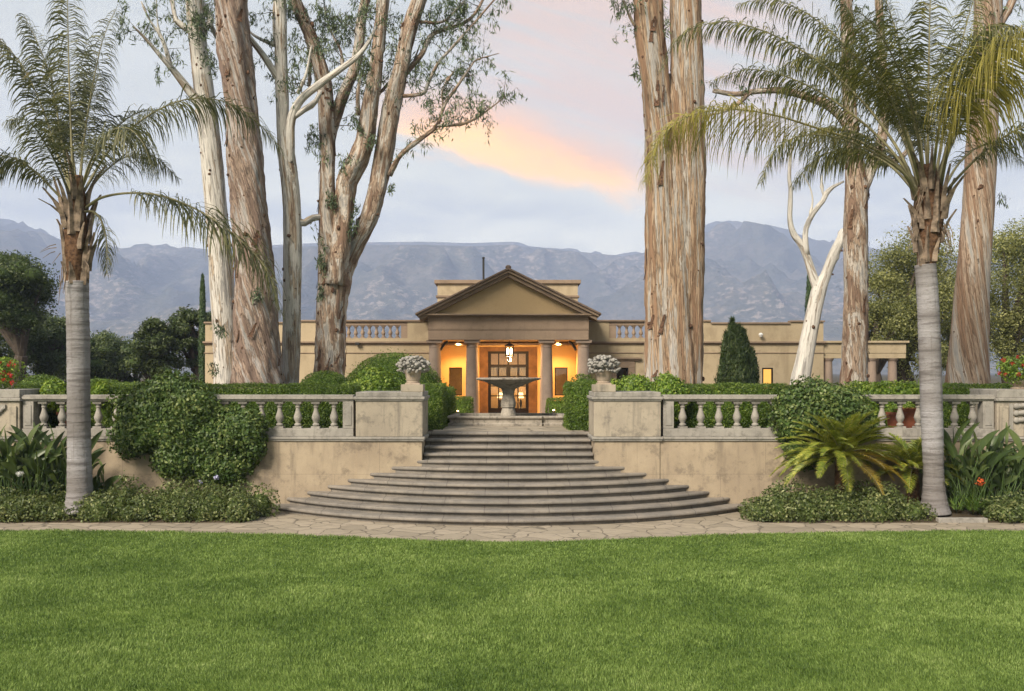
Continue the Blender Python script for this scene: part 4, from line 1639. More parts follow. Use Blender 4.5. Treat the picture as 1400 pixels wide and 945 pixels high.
# security camera and little wall light
cx_, cz_ = X(1040, 41.9), Z(458, 41.9)
t = thing('security_camera', 'small white dome security camera on the parapet wall right of the conifer', 'camera', (cx_, 42.0, cz_))
b = MB()
b.lathe([(0.09, -0.02), (0.10, 0.02), (0.06, 0.07), (0.02, 0.09)], (cx_, 41.87, cz_), 16)
b.box(cx_ - 0.04, cx_ + 0.04, 41.88, 42.019, cz_ + 0.01, cz_ + 0.06)
b.build('camera_housing', M['white'], t, smooth=True)
b = MB()
p, f = ico((cx_, 41.87, cz_ - 0.03), (0.075, 0.075, 0.08))
b.add(p.tolist(), f)
b.build('camera_dome', M['white'], t, smooth=True)
fx_, fz_ = X(489, 41.9), Z(470, 41.9)
t = thing('floodlight', 'small black floodlight under the cornice of the left wing', 'floodlight', (fx_, 41.9, fz_))
b = MB()
b.box(fx_ - 0.09, fx_ + 0.09, 41.80, 41.92, fz_ - 0.06, fz_ + 0.05)
b.build('housing', M['iron'], t, bevel=0.01)
b = MB()
b.box(fx_ - 0.03, fx_ + 0.03, 41.921, 41.995, fz_ - 0.03, fz_ + 0.03)
b.build('mount', M['iron'], t)
# little uplights in front of the porch hedges
for px, py, lab in ((625.5, 564, 'small glowing garden spotlight in front of the left porch hedge'), (757, 563, 'small glowing garden spotlight in front of the right porch hedge')):
    yy = 35.3
    xx, zz_ = X(px, yy), Z(py, yy)
    t = thing('garden_spotlight', lab, 'spotlight', (xx, yy, zz_), 'garden spotlights')
    b = MB()
    b.tube([(xx, yy, zz_ - 0.5), (xx, yy, zz_ - 0.06)], [0.02, 0.02], 8)
    b.lathe([(0.03, -0.08), (0.055, -0.05), (0.06, 0.045), (0.055, 0.045), (0.045, 0.0)], (xx, yy, zz_), 14, cap=False)
    b.build('housing', M['iron'], t, smooth=True)
    b = MB()
    p, f = ico((xx, yy, zz_ + 0.03), (0.05, 0.05, 0.04))
    b.add(p.tolist(), f)
    b.build('lamp_glass', emit_mat('spotlight_glow', (1.0, 0.66, 0.26), 16), t, smooth=True)
    point('spot_light', (xx + 0.02, yy - 0.12, zz_ + 0.12), 7, (1.0, 0.62, 0.22), 0.05, t)


# ------------------------------------------------------------------ gum trees
def limb_mb(b, pts, n=22, sub=6, rough=0.06, knots=0.0, seedv=0.0, flare=0.0):
    """pts: (px, py, depth, width in px)"""
    rows = []
    for px, py, D, wpx in pts:
        p = at(px, py, D)
        rows.append((p.x, p.y, p.z, wpx * D / FX / 2))
    rows = catmull(rows, sub)
    P = [Vector(r[:3]) for r in rows]
    rad = [max(0.004, r[3]) for r in rows]
    rr = random.Random(int(seedv * 100) + len(pts))
    kn = [(rr.uniform(0, 6.28), rr.uniform(0, 1)) for _ in range(int(knots))]
    Ltot = sum((P[i + 1] - P[i]).length for i in range(len(P) - 1))

    def disp(r, a, L, k):
        q = Vector((math.cos(a) * 1.3, math.sin(a) * 1.3, L * 0.55 + seedv * 9))
        q2 = Vector((math.cos(a + L * 0.12) * 3.2, math.sin(a + L * 0.12) * 3.2, L * 0.22 + seedv * 5))
        d = 1 + rough * (1.1 * mnoise.noise(q) + 0.9 * mnoise.noise(q2) + 0.7 * mnoise.noise(q2 * 2.3 + Vector((0, 0, L * 2.2))))
        if flare and k < len(P):
            d += flare * max(0.0, 1 - L / 1.4) ** 2
        o = 0.0
        for ka, kl in kn:
            dl = (L - kl * Ltot)
            if abs(dl) < 0.5:
                da = (a - ka + math.pi) % (2 * math.pi) - math.pi
                dd = (da * r) ** 2 + dl * dl
                o += 0.055 * math.exp(-dd / 0.008)
        return r * d + o
    b.tube(P, rad, n, disp, seedv)
    return P, rad


def dense(pts, step=0.12):
    """subdivision so that rings are about `step` metres apart"""
    L = 0
    for a, c in zip(pts[:-1], pts[1:]):
        L += (at(*a[:3]) - at(*c[:3])).length
    return max(2, int(L / step / max(1, len(pts) - 1)))


def knots_mb(b, pts, count, seed, size=(0.02, 0.06)):
    """little dark lumps and peeling stubs standing on the bark, on the viewer's half"""
    rr = random.Random(seed)
    rows = []
    for px, py, D, wpx in pts:
        p = at(px, py, D)
        rows.append((p.x, p.y, p.z, wpx * D / FX / 2))
    rows = catmull(rows, 8)
    for _ in range(count):
        r = rows[rr.randrange(len(rows))]
        a = rr.uniform(-math.pi, 0)
        c = (r[0] + math.cos(a) * r[3] * 0.99, r[1] + math.sin(a) * r[3] * 0.99, r[2] + rr.uniform(-0.15, 0.15))
        s = rr.uniform(*size)
        p, f = ico(c, (s, s * 0.8, s * rr.uniform(0.7, 1.5)), wob=0.4, f=14)
        b.add(p.tolist(), f, [(v[0] * 3, v[1] * 3, v[2]) for v in p.tolist()])


M['knot'] = plain_mat('dark_bark_knots', (0.105, 0.062, 0.042), 0.95, 0.1, var=0.6, scale=18, bump=0.8)


def strips_mb(b, pts, count, seed):
    """strips of loose bark hanging a little off the trunk"""
    rr = random.Random(seed)
    rows = [(at(px, py, D), w_ * D / FX / 2) for px, py, D, w_ in pts]
    rows = catmull([(p.x, p.y, p.z, r) for p, r in rows], 10)
    for _ in range(count):
        k = rr.randrange(2, len(rows) - 8)
        a = rr.uniform(-math.pi, 0)
        ln = rr.randint(3, 7)
        wv = rr.uniform(0.03, 0.09)
        V = []
        for j in range(ln):
            r = rows[k + j]
            u = j / (ln - 1)
            off = r[3] * 1.035 + 0.05 * (2 * u - 1) ** 2 * rr.uniform(0.4, 1.0)
            a2 = a + 0.25 * u
            ww = wv * (1 - 0.6 * u) / r[3]
            for s in (-1, 1):
                V.append((r[0] + math.cos(a2 + s * ww) * off, r[1] + math.sin(a2 + s * ww) * off, r[2]))
        b.add(V, [(2 * j, 2 * j + 1, 2 * j + 3, 2 * j + 2) for j in range(ln - 1)])


def gum_tree(name, label, mat, limbs, leaves=(), knots=(), group='gum trees', seedv=0.0, rough=0.06, seg=24, twigs=(), strips=0):
    p0 = limbs[0][0]
    base = at(p0[0], p0[1], p0[2])
    base.z = 1.7
    t = thing(name, label, 'tree', tuple(base), group)
    b = MB()
    for i, pts in enumerate(limbs):
        D0 = pts[0][2]
        wid = pts[0][3] * D0 / FX
        if i == 0 or (len(pts) and pts[0][1] > 500):
            # carry the trunk down to the terrace
            px, py, D, w_ = pts[0]
            pz = HZ + (EYE - 1.55) * FX / D
            pts = [(px + (px - pts[1][0]) * 0.10, pz, D, w_ * 1.12)] + list(pts)
        big = wid > 0.5
        limb_mb(b, pts, seg if big else (14 if wid > 0.25 else 8), dense(pts, 0.14 if big else 0.16), rough if wid > 0.12 else rough * 0.6, 4 if big else 1, seedv + i * 0.37)
    nf = len(b.f)
    for li, cnt in knots:
        knots_mb(b, limbs[li], int(cnt * 0.55), int(seedv * 10) + li)
    if strips:
        strips_mb(b, limbs[0], strips, int(seedv * 31))
    o = b.build('trunk', M[mat], t, smooth=True, angle=None, bark=True)
    o.data.materials.append(M['knot'])
    mi = np.zeros(len(b.f), dtype=np.int32)
    mi[nf:] = 1
    o.data.polygons.foreach_set('material_index', mi)
    if leaves or twigs:
        Ps, Ns, tw = [], [], MB()
        for li, cnt, lmin, lmax, ymax in twigs:
            rows = [(*at(px, py, D_), w_ * D_ / FX / 2, py) for px, py, D_, w_ in limbs[li]]
            rows = [r for r in catmull(rows, 8) if r[4] < ymax]
            for _ in range(int(cnt * 0.45) if rows else 0):
                r = rows[int(RNG.integers(0, len(rows)))]
                p = np.array(r[:3])
                d = nrm(np.array([[RNG.normal(0, 1), RNG.normal(0, 0.8), RNG.uniform(-0.15, 0.9)]]))[0]
                ln = RNG.uniform(lmin, lmax)
                pts_ = [p]
                for s in range(5):
                    d = nrm((d + RNG.normal(0, 0.28, 3) + np.array([0, 0, 0.10 - 0.05 * s]))[None])[0]
                    pts_.append(pts_[-1] + d * ln / 5)
                w0 = 0.006 + 0.010 * ln
                tw.tube([Vector(q) for q in pts_], [w0, w0 * .8, w0 * .65, w0 * .5, w0 * .35, w0 * .2], 4)
                for s in range(2, 6):
                    for _k in range(int(RNG.integers(1, 3))):
                        d2 = nrm((RNG.normal(0, 1, 3) + d * 0.6 + np.array([0, 0, -0.35]))[None])[0]
                        e = pts_[s] + d2 * RNG.uniform(0.15, 0.45)
                        tw.tube([Vector(pts_[s]), Vector(e)], [w0 * 0.3, 0.002], 3)
                        k = int(RNG.integers(2, 7))
                        u_ = RNG.uniform(0.2, 1.15, k)[:, None]
                        Ps.append(pts_[s] + (e - pts_[s]) * u_ + RNG.normal(0, 0.05, (k, 3)) - np.array([0, 0, 0.07]) * RNG.uniform(0, 1, (k, 1)))
                        Ns.append(nrm(RNG.normal(size=(k, 3)) * np.array([1, 1, 0.3])))
        for (px, py, D, rx, ry, n) in leaves:
            c = at(px, py, D)
            sx, sz = rx * D / FX, ry * D / FX
            q = RNG.normal(size=(max(2, n // 9), 3)) * np.array([sx, min(sx, sz) * 0.9, sz]) * 0.55
            for s in q:                               # small tufts along hanging twigs
                k = int(RNG.integers(7, 15))
                st = np.array(c) + s
                seg_ = np.stack([RNG.normal(0, 0.05, k), RNG.normal(0, 0.05, k), -RNG.uniform(-0.04, 0.30, k)], 1)
                Ps.append(st + seg_)
                Ns.append(nrm(RNG.normal(size=(k, 3)) * np.array([1, 1, 0.3])))
                tw.tube([Vector(np.array(c) + s * 0.35), Vector(st + np.array([0, 0, 0.05])), Vector(st + np.array([0.01, 0, -0.26]))], [0.006, 0.005, 0.002], 4)
        P, N = np.concatenate(Ps), np.concatenate(Ns)
        V = leaf_geo(P, N, 0.19, 0.040, tilt=0.3, hang=1.6)
        np_object('foliage', [(V, 0)], M['gum'], t, cores=[(tw.v, tw.f, 1)], mats=[M['gum'], M['oakbark']])
    return t


# D: the many-stemmed tree left of the portico
D = 33.0
gum_tree('gum_tree', 'many-stemmed gum tree with peeling brown bark, nearest left of the portico', 'bark_brown', [
    [(450, 520, D, 42), (452, 480, D, 41), (452, 420, D, 41), (456, 380, D, 41), (454, 345, D, 38), (447, 290, D - .2, 24), (448, 206, D - .2, 20), (446, 143, D, 20), (441, 105, D, 20), (427, 57, D, 18), (411, 19, D, 17), (396, -15, D, 16)],
    [(458, 390, D - .2, 34), (464, 340, D - .2, 30), (470, 280, D - .2, 28), (474, 248, D - .2, 27), (487, 222, D - .2, 26), (499, 190, D - .2, 24), (506, 143, D - .2, 22), (513, 95, D - .1, 19), (519, 48, D, 17), (525, -15, D, 16)],
    [(456, 400, D + .2, 32), (470, 365, D + .2, 28), (486, 335, D + .2, 24), (505, 298, D + .2, 25), (514, 265, D + .1, 25), (523, 222, D + .1, 25), (535, 152, D, 24), (548, 95, D, 22), (560, 41, D, 20), (578, -15, D, 19)],
    [(447, 195, D, 18), (456, 165, D + .2, 17), (468, 133, D + .3, 16), (484, 95, D + .4, 14), (490, 63, D + .4, 14), (494, 25, D + .4, 13), (503, -15, D + .4, 12)],
    [(533, 240, D, 8), (541, 222, D - .2, 7), (554, 206, D - .4, 6.5), (579, 187, D - .6, 6), (598, 171, D - .8, 5.5), (608, 143, D - .9, 4.5), (624, 120, D - 1, 4), (643, 92, D - 1.2, 3), (652, 82, D - 1.3, 2.2), (682, 73, D - 1.6, 1.0)],
    [(598, 172, D - .8, 5), (622, 171, D - 1, 4.4), (643, 166, D - 1.1, 3.5), (665, 152, D - 1.2, 2.5), (690, 133, D - 1.4, 1.3)],
    [(545, 131, D, 6), (556, 131, D - .1, 5.5), (579, 127, D - .3, 5.2), (586, 112, D - .3, 5), (600, 85, D - .4, 4.4), (611, 73, D - .5, 4), (640, 41, D - .7, 3.2), (680, -5, D - 1, 2.4)],
    [(548, 108, D, 8), (563, 90, D + .2, 7.5), (578, 72, D + .3, 7), (588, 50, D + .4, 6.4), (608, 40, D + .5, 5.6), (632, 33, D + .6, 5), (650, 18, D + .7, 4.2), (664, -8, D + .8, 3.4)],
    [(498, 140, D, 5), (519, 127, D + .3, 4.5), (535, 111, D + .4, 4), (560, 95, D + .5, 3), (574, 62, D + .6, 2)],
    [(432, 58, D, 5), (424, 95, D + .2, 5), (423, 122, D + .2, 3)],
    [(490, 158, D - .3, 6), (489, 130, D - .4, 5), (492, 108, D - .4, 3)],
    [(468, 95, D + .3, 4), (466, 70, D + .4, 3.4), (452, 42, D + .5, 2.4), (444, 10, D + .5, 1.6)],
    [(606, 145, D - .9, 3), (605, 122, D - .9, 2.2), (622, 95, D - .9, 1.4)],
    [(574, 30, D, 5), (600, 31, D + .2, 4), (616, 22, D + .2, 3), (640, -5, D + .2, 2)],
], leaves=[(641, 62, D - 1, 12, 18, 90), (636, 92, D - 1, 10, 16, 70), (640, 138, D - 1.1, 17, 20, 130), (662, 152, D - 1.2, 14, 8, 70), (690, 128, D - 1.4, 12, 10, 70), (628, 35, D + .5, 20, 16, 120), (650, 8, D + .7, 22, 10, 90), (675, 20, D - .9, 10, 10, 50),
           (540, 35, D, 14, 22, 120), (455, 35, D + .4, 22, 34, 420), (440, 20, D + .3, 18, 18, 180), (410, 15, D, 16, 14, 120), (432, 95, D, 6, 22, 90), (484, 30, D + .3, 14, 18, 160), (495, 80, D + .3, 12, 16, 120), (560, 80, D + .3, 14, 14, 80), (536, 65, D, 12, 20, 100), (508, 20, D, 16, 14, 120),
           (585, 20, D, 16, 12, 110), (606, 30, D, 12, 12, 70), (425, 182, D, 10, 14, 70), (440, 195, D - .4, 12, 24, 130), (475, 220, D - .5, 14, 12, 130), (487, 165, D - .5, 7, 12, 80), (455, 270, D - .6, 9, 10, 100), (484, 280, D - .5, 5, 12, 60), (440, 350, D - .7, 6, 24, 130), (437, 395, D - .6, 5, 8, 50), (480, 310, D - .5, 5, 10, 50), (508, 192, D - .5, 9, 7, 60), (535, 252, D - .3, 5, 6, 40), (498, 85, D - .3, 10, 8, 90), (573, 100, D, 7, 12, 40), (608, 125, D - .9, 5, 8, 30), (571, 112, D, 4, 4, 20)],
    knots=[(0, 80), (1, 36), (2, 40)], seedv=1.0, rough=0.17, twigs=[(0, 26, .5, 1.6, 210), (1, 26, .5, 1.6, 190), (2, 26, .5, 1.7, 150), (3, 34, .5, 1.6, 170), (4, 46, .3, 1.0, 200), (5, 30, .3, .9, 175), (6, 44, .3, 1.1, 130), (7, 40, .4, 1.2, 110), (8, 20, .4, 1.0, 140), (9, 16, .4, 1.0, 130), (10, 14, .4, 1.0, 160), (11, 26, .4, 1.2, 95), (12, 22, .3, .8, 150), (13, 26, .4, 1.1, 40)], strips=26)

# C: pale slender one with the raised arm
D = 32.2
gum_tree('gum_tree', 'slender pale gum tree with a forked raised arm, just left of the many-stemmed gum', 'bark_pale', [
    [(396, 520, D, 25), (398, 470, D, 25), (399, 417, D, 25), (400, 330, D, 25), (398, 270, D, 24), (392, 215, D, 23), (387, 180, D, 17), (386, 137, D, 18), (384, 80, D, 17), (384, 32, D, 16), (383, -15, D, 15)],
    [(396, 225, D - .1, 12), (397, 203, D - .2, 12), (398, 165, D - .3, 12), (411, 137, D - .4, 11), (437, 115, D - .5, 10), (465, 95, D - .6, 8.5), (490, 76, D - .7, 7), (506, 54, D - .8, 5), (514, 36, D - .8, 3)],
    [(402, 160, D - .3, 8), (416, 150, D - .4, 8), (432, 138, D - .6, 7), (438, 124, D - .6, 6)],
    [(404, 302, D, 13), (416, 305, D + .1, 10), (428, 298, D + .3, 9), (445, 297, D + .6, 9)],
    [(382, 108, D, 13), (374, 97, D - .1, 10), (360, 76, D - .3, 9), (346, 58, D - .5, 8), (332, 40, D - .7, 7)],
    [(376, 62, D, 6), (366, 58, D, 5), (353, 52, D, 4), (343, 45, D, 3), (334, 34, D, 2)],
    [(407, 128, D - .4, 5), (419, 100, D - .6, 4), (426, 62, D - .7, 3)],
    [(375, 58, D, 3.5), (374, 20, D, 3), (376, -10, D, 2)],
], leaves=[(352, 22, D, 8, 10, 40), (402, 60, D, 8, 22, 80), (410, 82, D - .5, 12, 8, 50), (400, 95, D, 6, 24, 50), (438, 60, D - .6, 10, 14, 100), (395, 10, D, 10, 10, 50)], knots=[(0, 30)], seedv=2.0, rough=0.045, twigs=[(0, 16, .4, 1.1, 130), (1, 14, .3, 1.0, 110), (6, 18, .3, 1.0, 130), (4, 10, .3, .9, 110), (7, 16, .3, .8, 60)])

# B: the massive gnarled one
D = 31.0
gum_tree('gum_tree', 'massive gnarled gum tree with swirling bark, thickest of the left-hand group', 'bark_grey', [
    [(352, 530, D, 72), (351, 480, D, 66), (350, 417, D, 60), (345, 350, D, 52), (342, 300, D, 47), (338, 260, D, 49), (335, 215, D, 50), (331, 170, D, 42), (327, 130, D, 41), (324, 90, D, 43), (321, 60, D, 45), (318, 30, D, 43), (316, 0, D, 42), (314, -25, D, 42)],
    [(375, 525, D + .3, 26), (372, 470, D + .2, 22), (362, 420, D, 22), (355, 380, D, 18)],
], leaves=[(352, 398, D - .9, 10, 5, 60), (300, 448, D - .7, 8, 7, 70), (291, 500, D - .7, 5, 4, 40), (308, 50, D + .6, 6, 18, 50)], knots=[(0, 60)], seedv=3.0, rough=0.15, seg=48, strips=22)

# A: leaning pale stem behind it, with the dead-looking arms to the left
D = 33.6
gum_tree('gum_tree', 'pale gum tree with bare arms reaching left, leftmost of the left-hand group', 'bark_pale', [
    [(309, 525, D, 34), (308, 470, D, 34), (304, 400, D, 33), (301, 349, D, 31), (296, 290, D, 30), (290, 222, D, 29), (284, 165, D, 28), (277, 110, D, 26), (271, 63, D, 24), (267, 15, D, 24), (265, -20, D, 24)],
    [(283, 165, D, 13), (276, 148, D - .2, 13), (257, 122, D - .4, 12), (240, 100, D - .6, 9), (230, 88, D - .8, 8), (212, 68, D - 1, 5), (196, 50, D - 1.2, 4), (182, 36, D - 1.4, 2)],
    [(234, 96, D - .7, 8), (227, 68, D - .8, 6), (219, 48, D - .9, 5), (205, 28, D - 1, 2.4), (193, 2, D - 1.1, 1.5)],
    [(218, 50, D - .9, 3), (215, 25, D - .9, 2), (213, -10, D - .9, 1.5)],
    [(266, 48, D, 11), (256, 40, D, 9), (245, 32, D, 9), (239, 22, D, 6), (234, -10, D, 6)],
    [(278, 40, D, 10), (288, 28, D + .2, 10), (276, 5, D + .2, 10), (262, -10, D + .2, 10)],
    [(286, 30, D + .2, 6), (300, 60, D + .6, 5), (304, 75, D + .8, 4)],
], leaves=[(170, 30, D - 1.4, 10, 8, 60), (163, 48, D - 1.4, 4, 3, 16), (210, 5, D - 1, 6, 8, 30), (272, 35, D - .6, 13, 28, 380), (290, 80, D - .5, 8, 16, 120), (215, 95, D - 1, 6, 8, 34), (165, 3, D - 1.2, 6, 4, 30), (225, 100, D - .9, 6, 6, 24)], knots=[(0, 44)], seedv=4.0, rough=0.05, twigs=[(0, 14, .4, 1.2, 70), (1, 14, .3, .8, 80), (2, 12, .3, .8, 90), (3, 10, .3, .7, 50), (4, 12, .3, .9, 40), (5, 22, .4, 1.1, 60)])

# E: the twin giant right of the portico
D = 32.0
gum_tree('gum_tree', 'giant twin-trunked gum tree right of the portico, orange and grey peeling bark', 'bark_tan', [
    [(906, 530, D, 50), (904, 480, D, 46), (904, 417, D, 44), (904, 330, D, 42), (903, 250, D, 40), (902, 190, D, 40), (898, 140, D, 38), (892, 80, D, 38), (887, 30, D, 40), (884, -25, D, 40)],
    [(934, 530, D + .2, 54), (937, 480, D + .2, 49), (938, 417, D + .2, 46), (939, 330, D + .2, 46), (940, 250, D + .2, 46), (940, 170, D + .2, 45), (939, 100, D + .2, 45), (938, 30, D + .2, 44), (937, -25, D + .2, 44)],
    [(920, 530, D + .02, 60), (921, 420, D + .05, 52), (921, 300, D + .1, 46), (921, 200, D + .15, 42), (919, 140, D + .2, 34), (917, 105, D + .4, 18)],
    [(876, 45, D, 7), (866, 32, D - .2, 4), (858, 15, D - .3, 3), (852, 0, D - .4, 2.4), (846, -15, D - .4, 2)],
], leaves=[(848, 8, D - .4, 10, 9, 80), (850, 45, D - .4, 8, 5, 34), (870, 95, D - .9, 5, 10, 50), (910, 30, D - .3, 4, 20, 50)], knots=[(0, 52), (1, 40)], seedv=5.0, rough=0.10, twigs=[(0, 8, .4, .9, 60), (3, 16, .3, .8, 50)], seg=40, strips=22)

# F: the white forked one, leaning
D = 33.5
gum_tree('gum_tree', 'small white-barked gum tree leaning right, its bare stem forked in three', 'bark_white', [
    [(1093, 530, D, 27), (1098, 500, D, 24), (1106, 460, D, 22), (1112, 430, D, 21), (1120, 395, D, 20), (1129, 376, D, 14), (1139, 350, D - .1, 14), (1149, 330, D - .2, 13), (1156, 315, D - .2, 11)],
    [(1119, 398, D, 14), (1111, 376, D, 12), (1102, 348, D, 10), (1094, 332, D, 9.5), (1085, 320, D, 8.5), (1080, 300, D, 7), (1081, 262, D, 6), (1079, 240, D, 5), (1082, 200, D, 4)],
    [(1103, 350, D, 10), (1101, 330, D - .1, 8), (1102, 312, D - .1, 7.5), (1112, 291, D - .2, 7.5), (1125, 275, D - .3, 7), (1130, 264, D - .3, 8), (1140, 255, D - .4, 5), (1154, 248, D - .5, 3)],
    [(1107, 297, D - .2, 3), (1111, 275, D - .2, 2.5), (1107, 255, D - .2, 2), (1097, 238, D - .2, 1.5)],
    [(1127, 272, D - .3, 3), (1123, 255, D - .3, 2.5), (1124, 240, D - .3, 1.5)],
], knots=[(0, 10)], seedv=6.0, rough=0.045)

# G
D = 31.5
gum_tree('gum_tree', 'straight tan gum tree with striped bark, between the leaning white gum and right palm', 'bark_brown', [
    [(1167, 530, D, 38), (1168, 500, D, 36), (1169, 440, D, 33), (1170, 380, D, 32), (1170, 300, D, 31), (1171, 250, D, 30), (1166, 205, D, 22), (1163, 160, D, 19), (1160, 100, D, 17), (1158, 40, D, 16), (1156, -20, D, 15)],
    [(1174, 265, D, 22), (1186, 240, D, 18), (1198, 215, D, 15), (1206, 190, D + .1, 14), (1209, 150, D + .2, 13), (1207, 100, D + .3, 12), (1204, 40, D + .4, 11), (1200, -20, D + .4, 10)],
    [(1163, 182, D, 15), (1150, 160, D - .1, 13), (1130, 143, D - .2, 12), (1105, 133, D - .4, 10), (1070, 124, D - .6, 9), (1035, 125, D - .8, 8), (1005, 129, D - 1, 7), (975, 124, D - 1.1, 6)],
    [(1025, 126, D - .9, 7), (1012, 140, D - 1, 5), (996, 150, D - 1.1, 5), (962, 160, D - 1.2, 3)],
    [(1196, 218, D, 9), (1212, 225, D + .2, 8), (1232, 215, D + .4, 7), (1250, 195, D + .6, 6)],
], leaves=[(1150, 200, D, 14, 16, 90), (1190, 40, D + .2, 20, 20, 140), (1100, 115, D - .4, 20, 8, 60)], knots=[(0, 50)], seedv=7.0, rough=0.09, twigs=[(0, 16, .4, 1.4, 120), (1, 14, .4, 1.3, 150), (2, 14, .3, 1.0, 160), (3, 8, .3, .8, 170)], strips=20)

# H
D = 30.0
gum_tree('gum_tree', 'smooth pinkish gum tree with spiralling grain, thick trunk beyond the right palm', 'bark_spiral', [
    [(1322, 530, D, 58), (1324, 480, D, 51), (1328, 417, D, 46), (1333, 350, D, 42), (1338, 280, D, 41), (1341, 220, D, 40), (1344, 160, D, 38), (1347, 100, D, 37), (1350, 40, D, 36), (1352, -25, D, 36)],
    [(1347, 70, D, 16), (1362, 40, D, 13), (1380, 10, D + .2, 11), (1392, -20, D + .2, 10)],
], leaves=[(1368, 270, D + .8, 8, 8, 40), (1360, 120, D + .5, 12, 12, 60)], knots=[(0, 30)], seedv=8.0, rough=0.035, twigs=[(0, 10, .4, 1.0, 120), (1, 14, .4, 1.2, 70)], seg=36)


# ------------------------------------------------------------------ feather palms
def frond_geo(curve, rad0, L, W, npair, droop=0.6, start=0.22, vee=0.5, rr=None, plume=0.35, seg=3, face=None):
    """curve: list of Vector along the rachis -> (rachis verts/faces for an MB, leaflet quads)"""
    rr = rr or RNG
    pts = catmull([tuple(p) for p in curve], 10)
    pts = [Vector(p) for p in pts]
    cum = [0.0]
    for a, c in zip(pts[:-1], pts[1:]):
        cum.append(cum[-1] + (c - a).length)
    tot = cum[-1]
    quads = []
    up0 = Vector((0, 0, 1))
    for i in range(npair):
        u = start + (1 - start) * (i + 0.5) / npair
        s_ = u * tot
        k = min(len(pts) - 2, max(0, int(np.searchsorted(cum, s_)) - 1))
        f = (s_ - cum[k]) / max(1e-6, cum[k + 1] - cum[k])
        p = pts[k].lerp(pts[k + 1], f)
        t = (pts[k + 1] - pts[k]).normalized()
        side = t.cross(up0)
        if side.length < 0.2:
            side = t.cross(Vector((0, 1, 0)))
        side.normalize()
        nn = side.cross(t).normalized()
        prof_ = min(1.0, 0.45 + 2.2 * (u - start)) * (1.0 - 0.72 * max(0.0, (u - 0.55) / 0.45) ** 1.6)
        for sg in (-1, 1):
            ll = L * prof_ * rr.uniform(0.8, 1.15)
            fwd_ = 0.55 + 0.75 * (u - start) + rr.normal(0, 0.06)
            d = (side * sg * (1.0 + rr.normal(0, 0.1)) + t * fwd_ + nn * (vee + rr.normal(0, plume))).normalized()
            wv = W * prof_ ** 0.5 * rr.uniform(0.8, 1.2)
            q = p.copy()
            prev = None
            dr = droop * rr.uniform(0.7, 1.35)
            ws = [0.55, 1.0, 0.75, 0.05] if seg == 3 else [0.5, 1.0, 0.95, 0.65, 0.05]
            for j in range(seg + 1):
                wd = t.cross(d)
                if wd.length < 1e-3:
                    wd = nn
                wd = wd.normalized()
                # blade lies across the drooping direction
                bl = (wd * 0.35 + t * 0.9).normalized() * (wv * ws[j] * 0.5)
                cur = (q - bl, q + bl)
                if prev is not None:
                    quads += [prev[0], prev[1], cur[1], cur[0]]
                prev = cur
                d = (d + Vector((0, 0, -dr / seg * (0.5 + j * 0.6)))).normalized()
                q = q + d * (ll / seg)
    V = np.array([tuple(v) for v in quads])
    rad = [max(0.004, rad0 * (1 - 0.88 * (c / tot) ** 0.8)) for c in cum]
    return pts, rad, V


def add_frond(parent, curve, mat='palm', L=0.62, W=0.036, npair=95, droop=0.9, rad0=0.035, vee=0.25, start=0.22, plume=0.35, label=None, name='frond'):
    pts, rad, V = frond_geo(curve, rad0, L * 1.3, W * 0.85, int(npair * 1.3), droop * 1.7, start, vee - 0.1, plume=plume + 0.3, seg=4)
    b = MB()
    b.tube(pts, rad, 6)
    o = np_object(name, [(V, 0)], M[mat], parent, cores=[(b.v, b.f, 1)], mats=[M[mat], M['rachis']])
    if label:
        o['label'] = label
    return o


def px_curve(pts):
    return [at(*p) for p in pts]


def arc_frond(origin, azim, elev, length, sag):
    """a frond that leaves at an elevation and bends down under its own weight"""
    pts = []
    p = Vector(origin)
    e = elev
    n = 7
    for i in range(n + 1):
        pts.append(p.copy())
        d = Vector((math.cos(azim) * math.cos(e), math.sin(azim) * math.cos(e), math.sin(e)))
        p = p + d * (length / n)
        e -= sag / n * (0.5 + i * 0.22)
    return pts


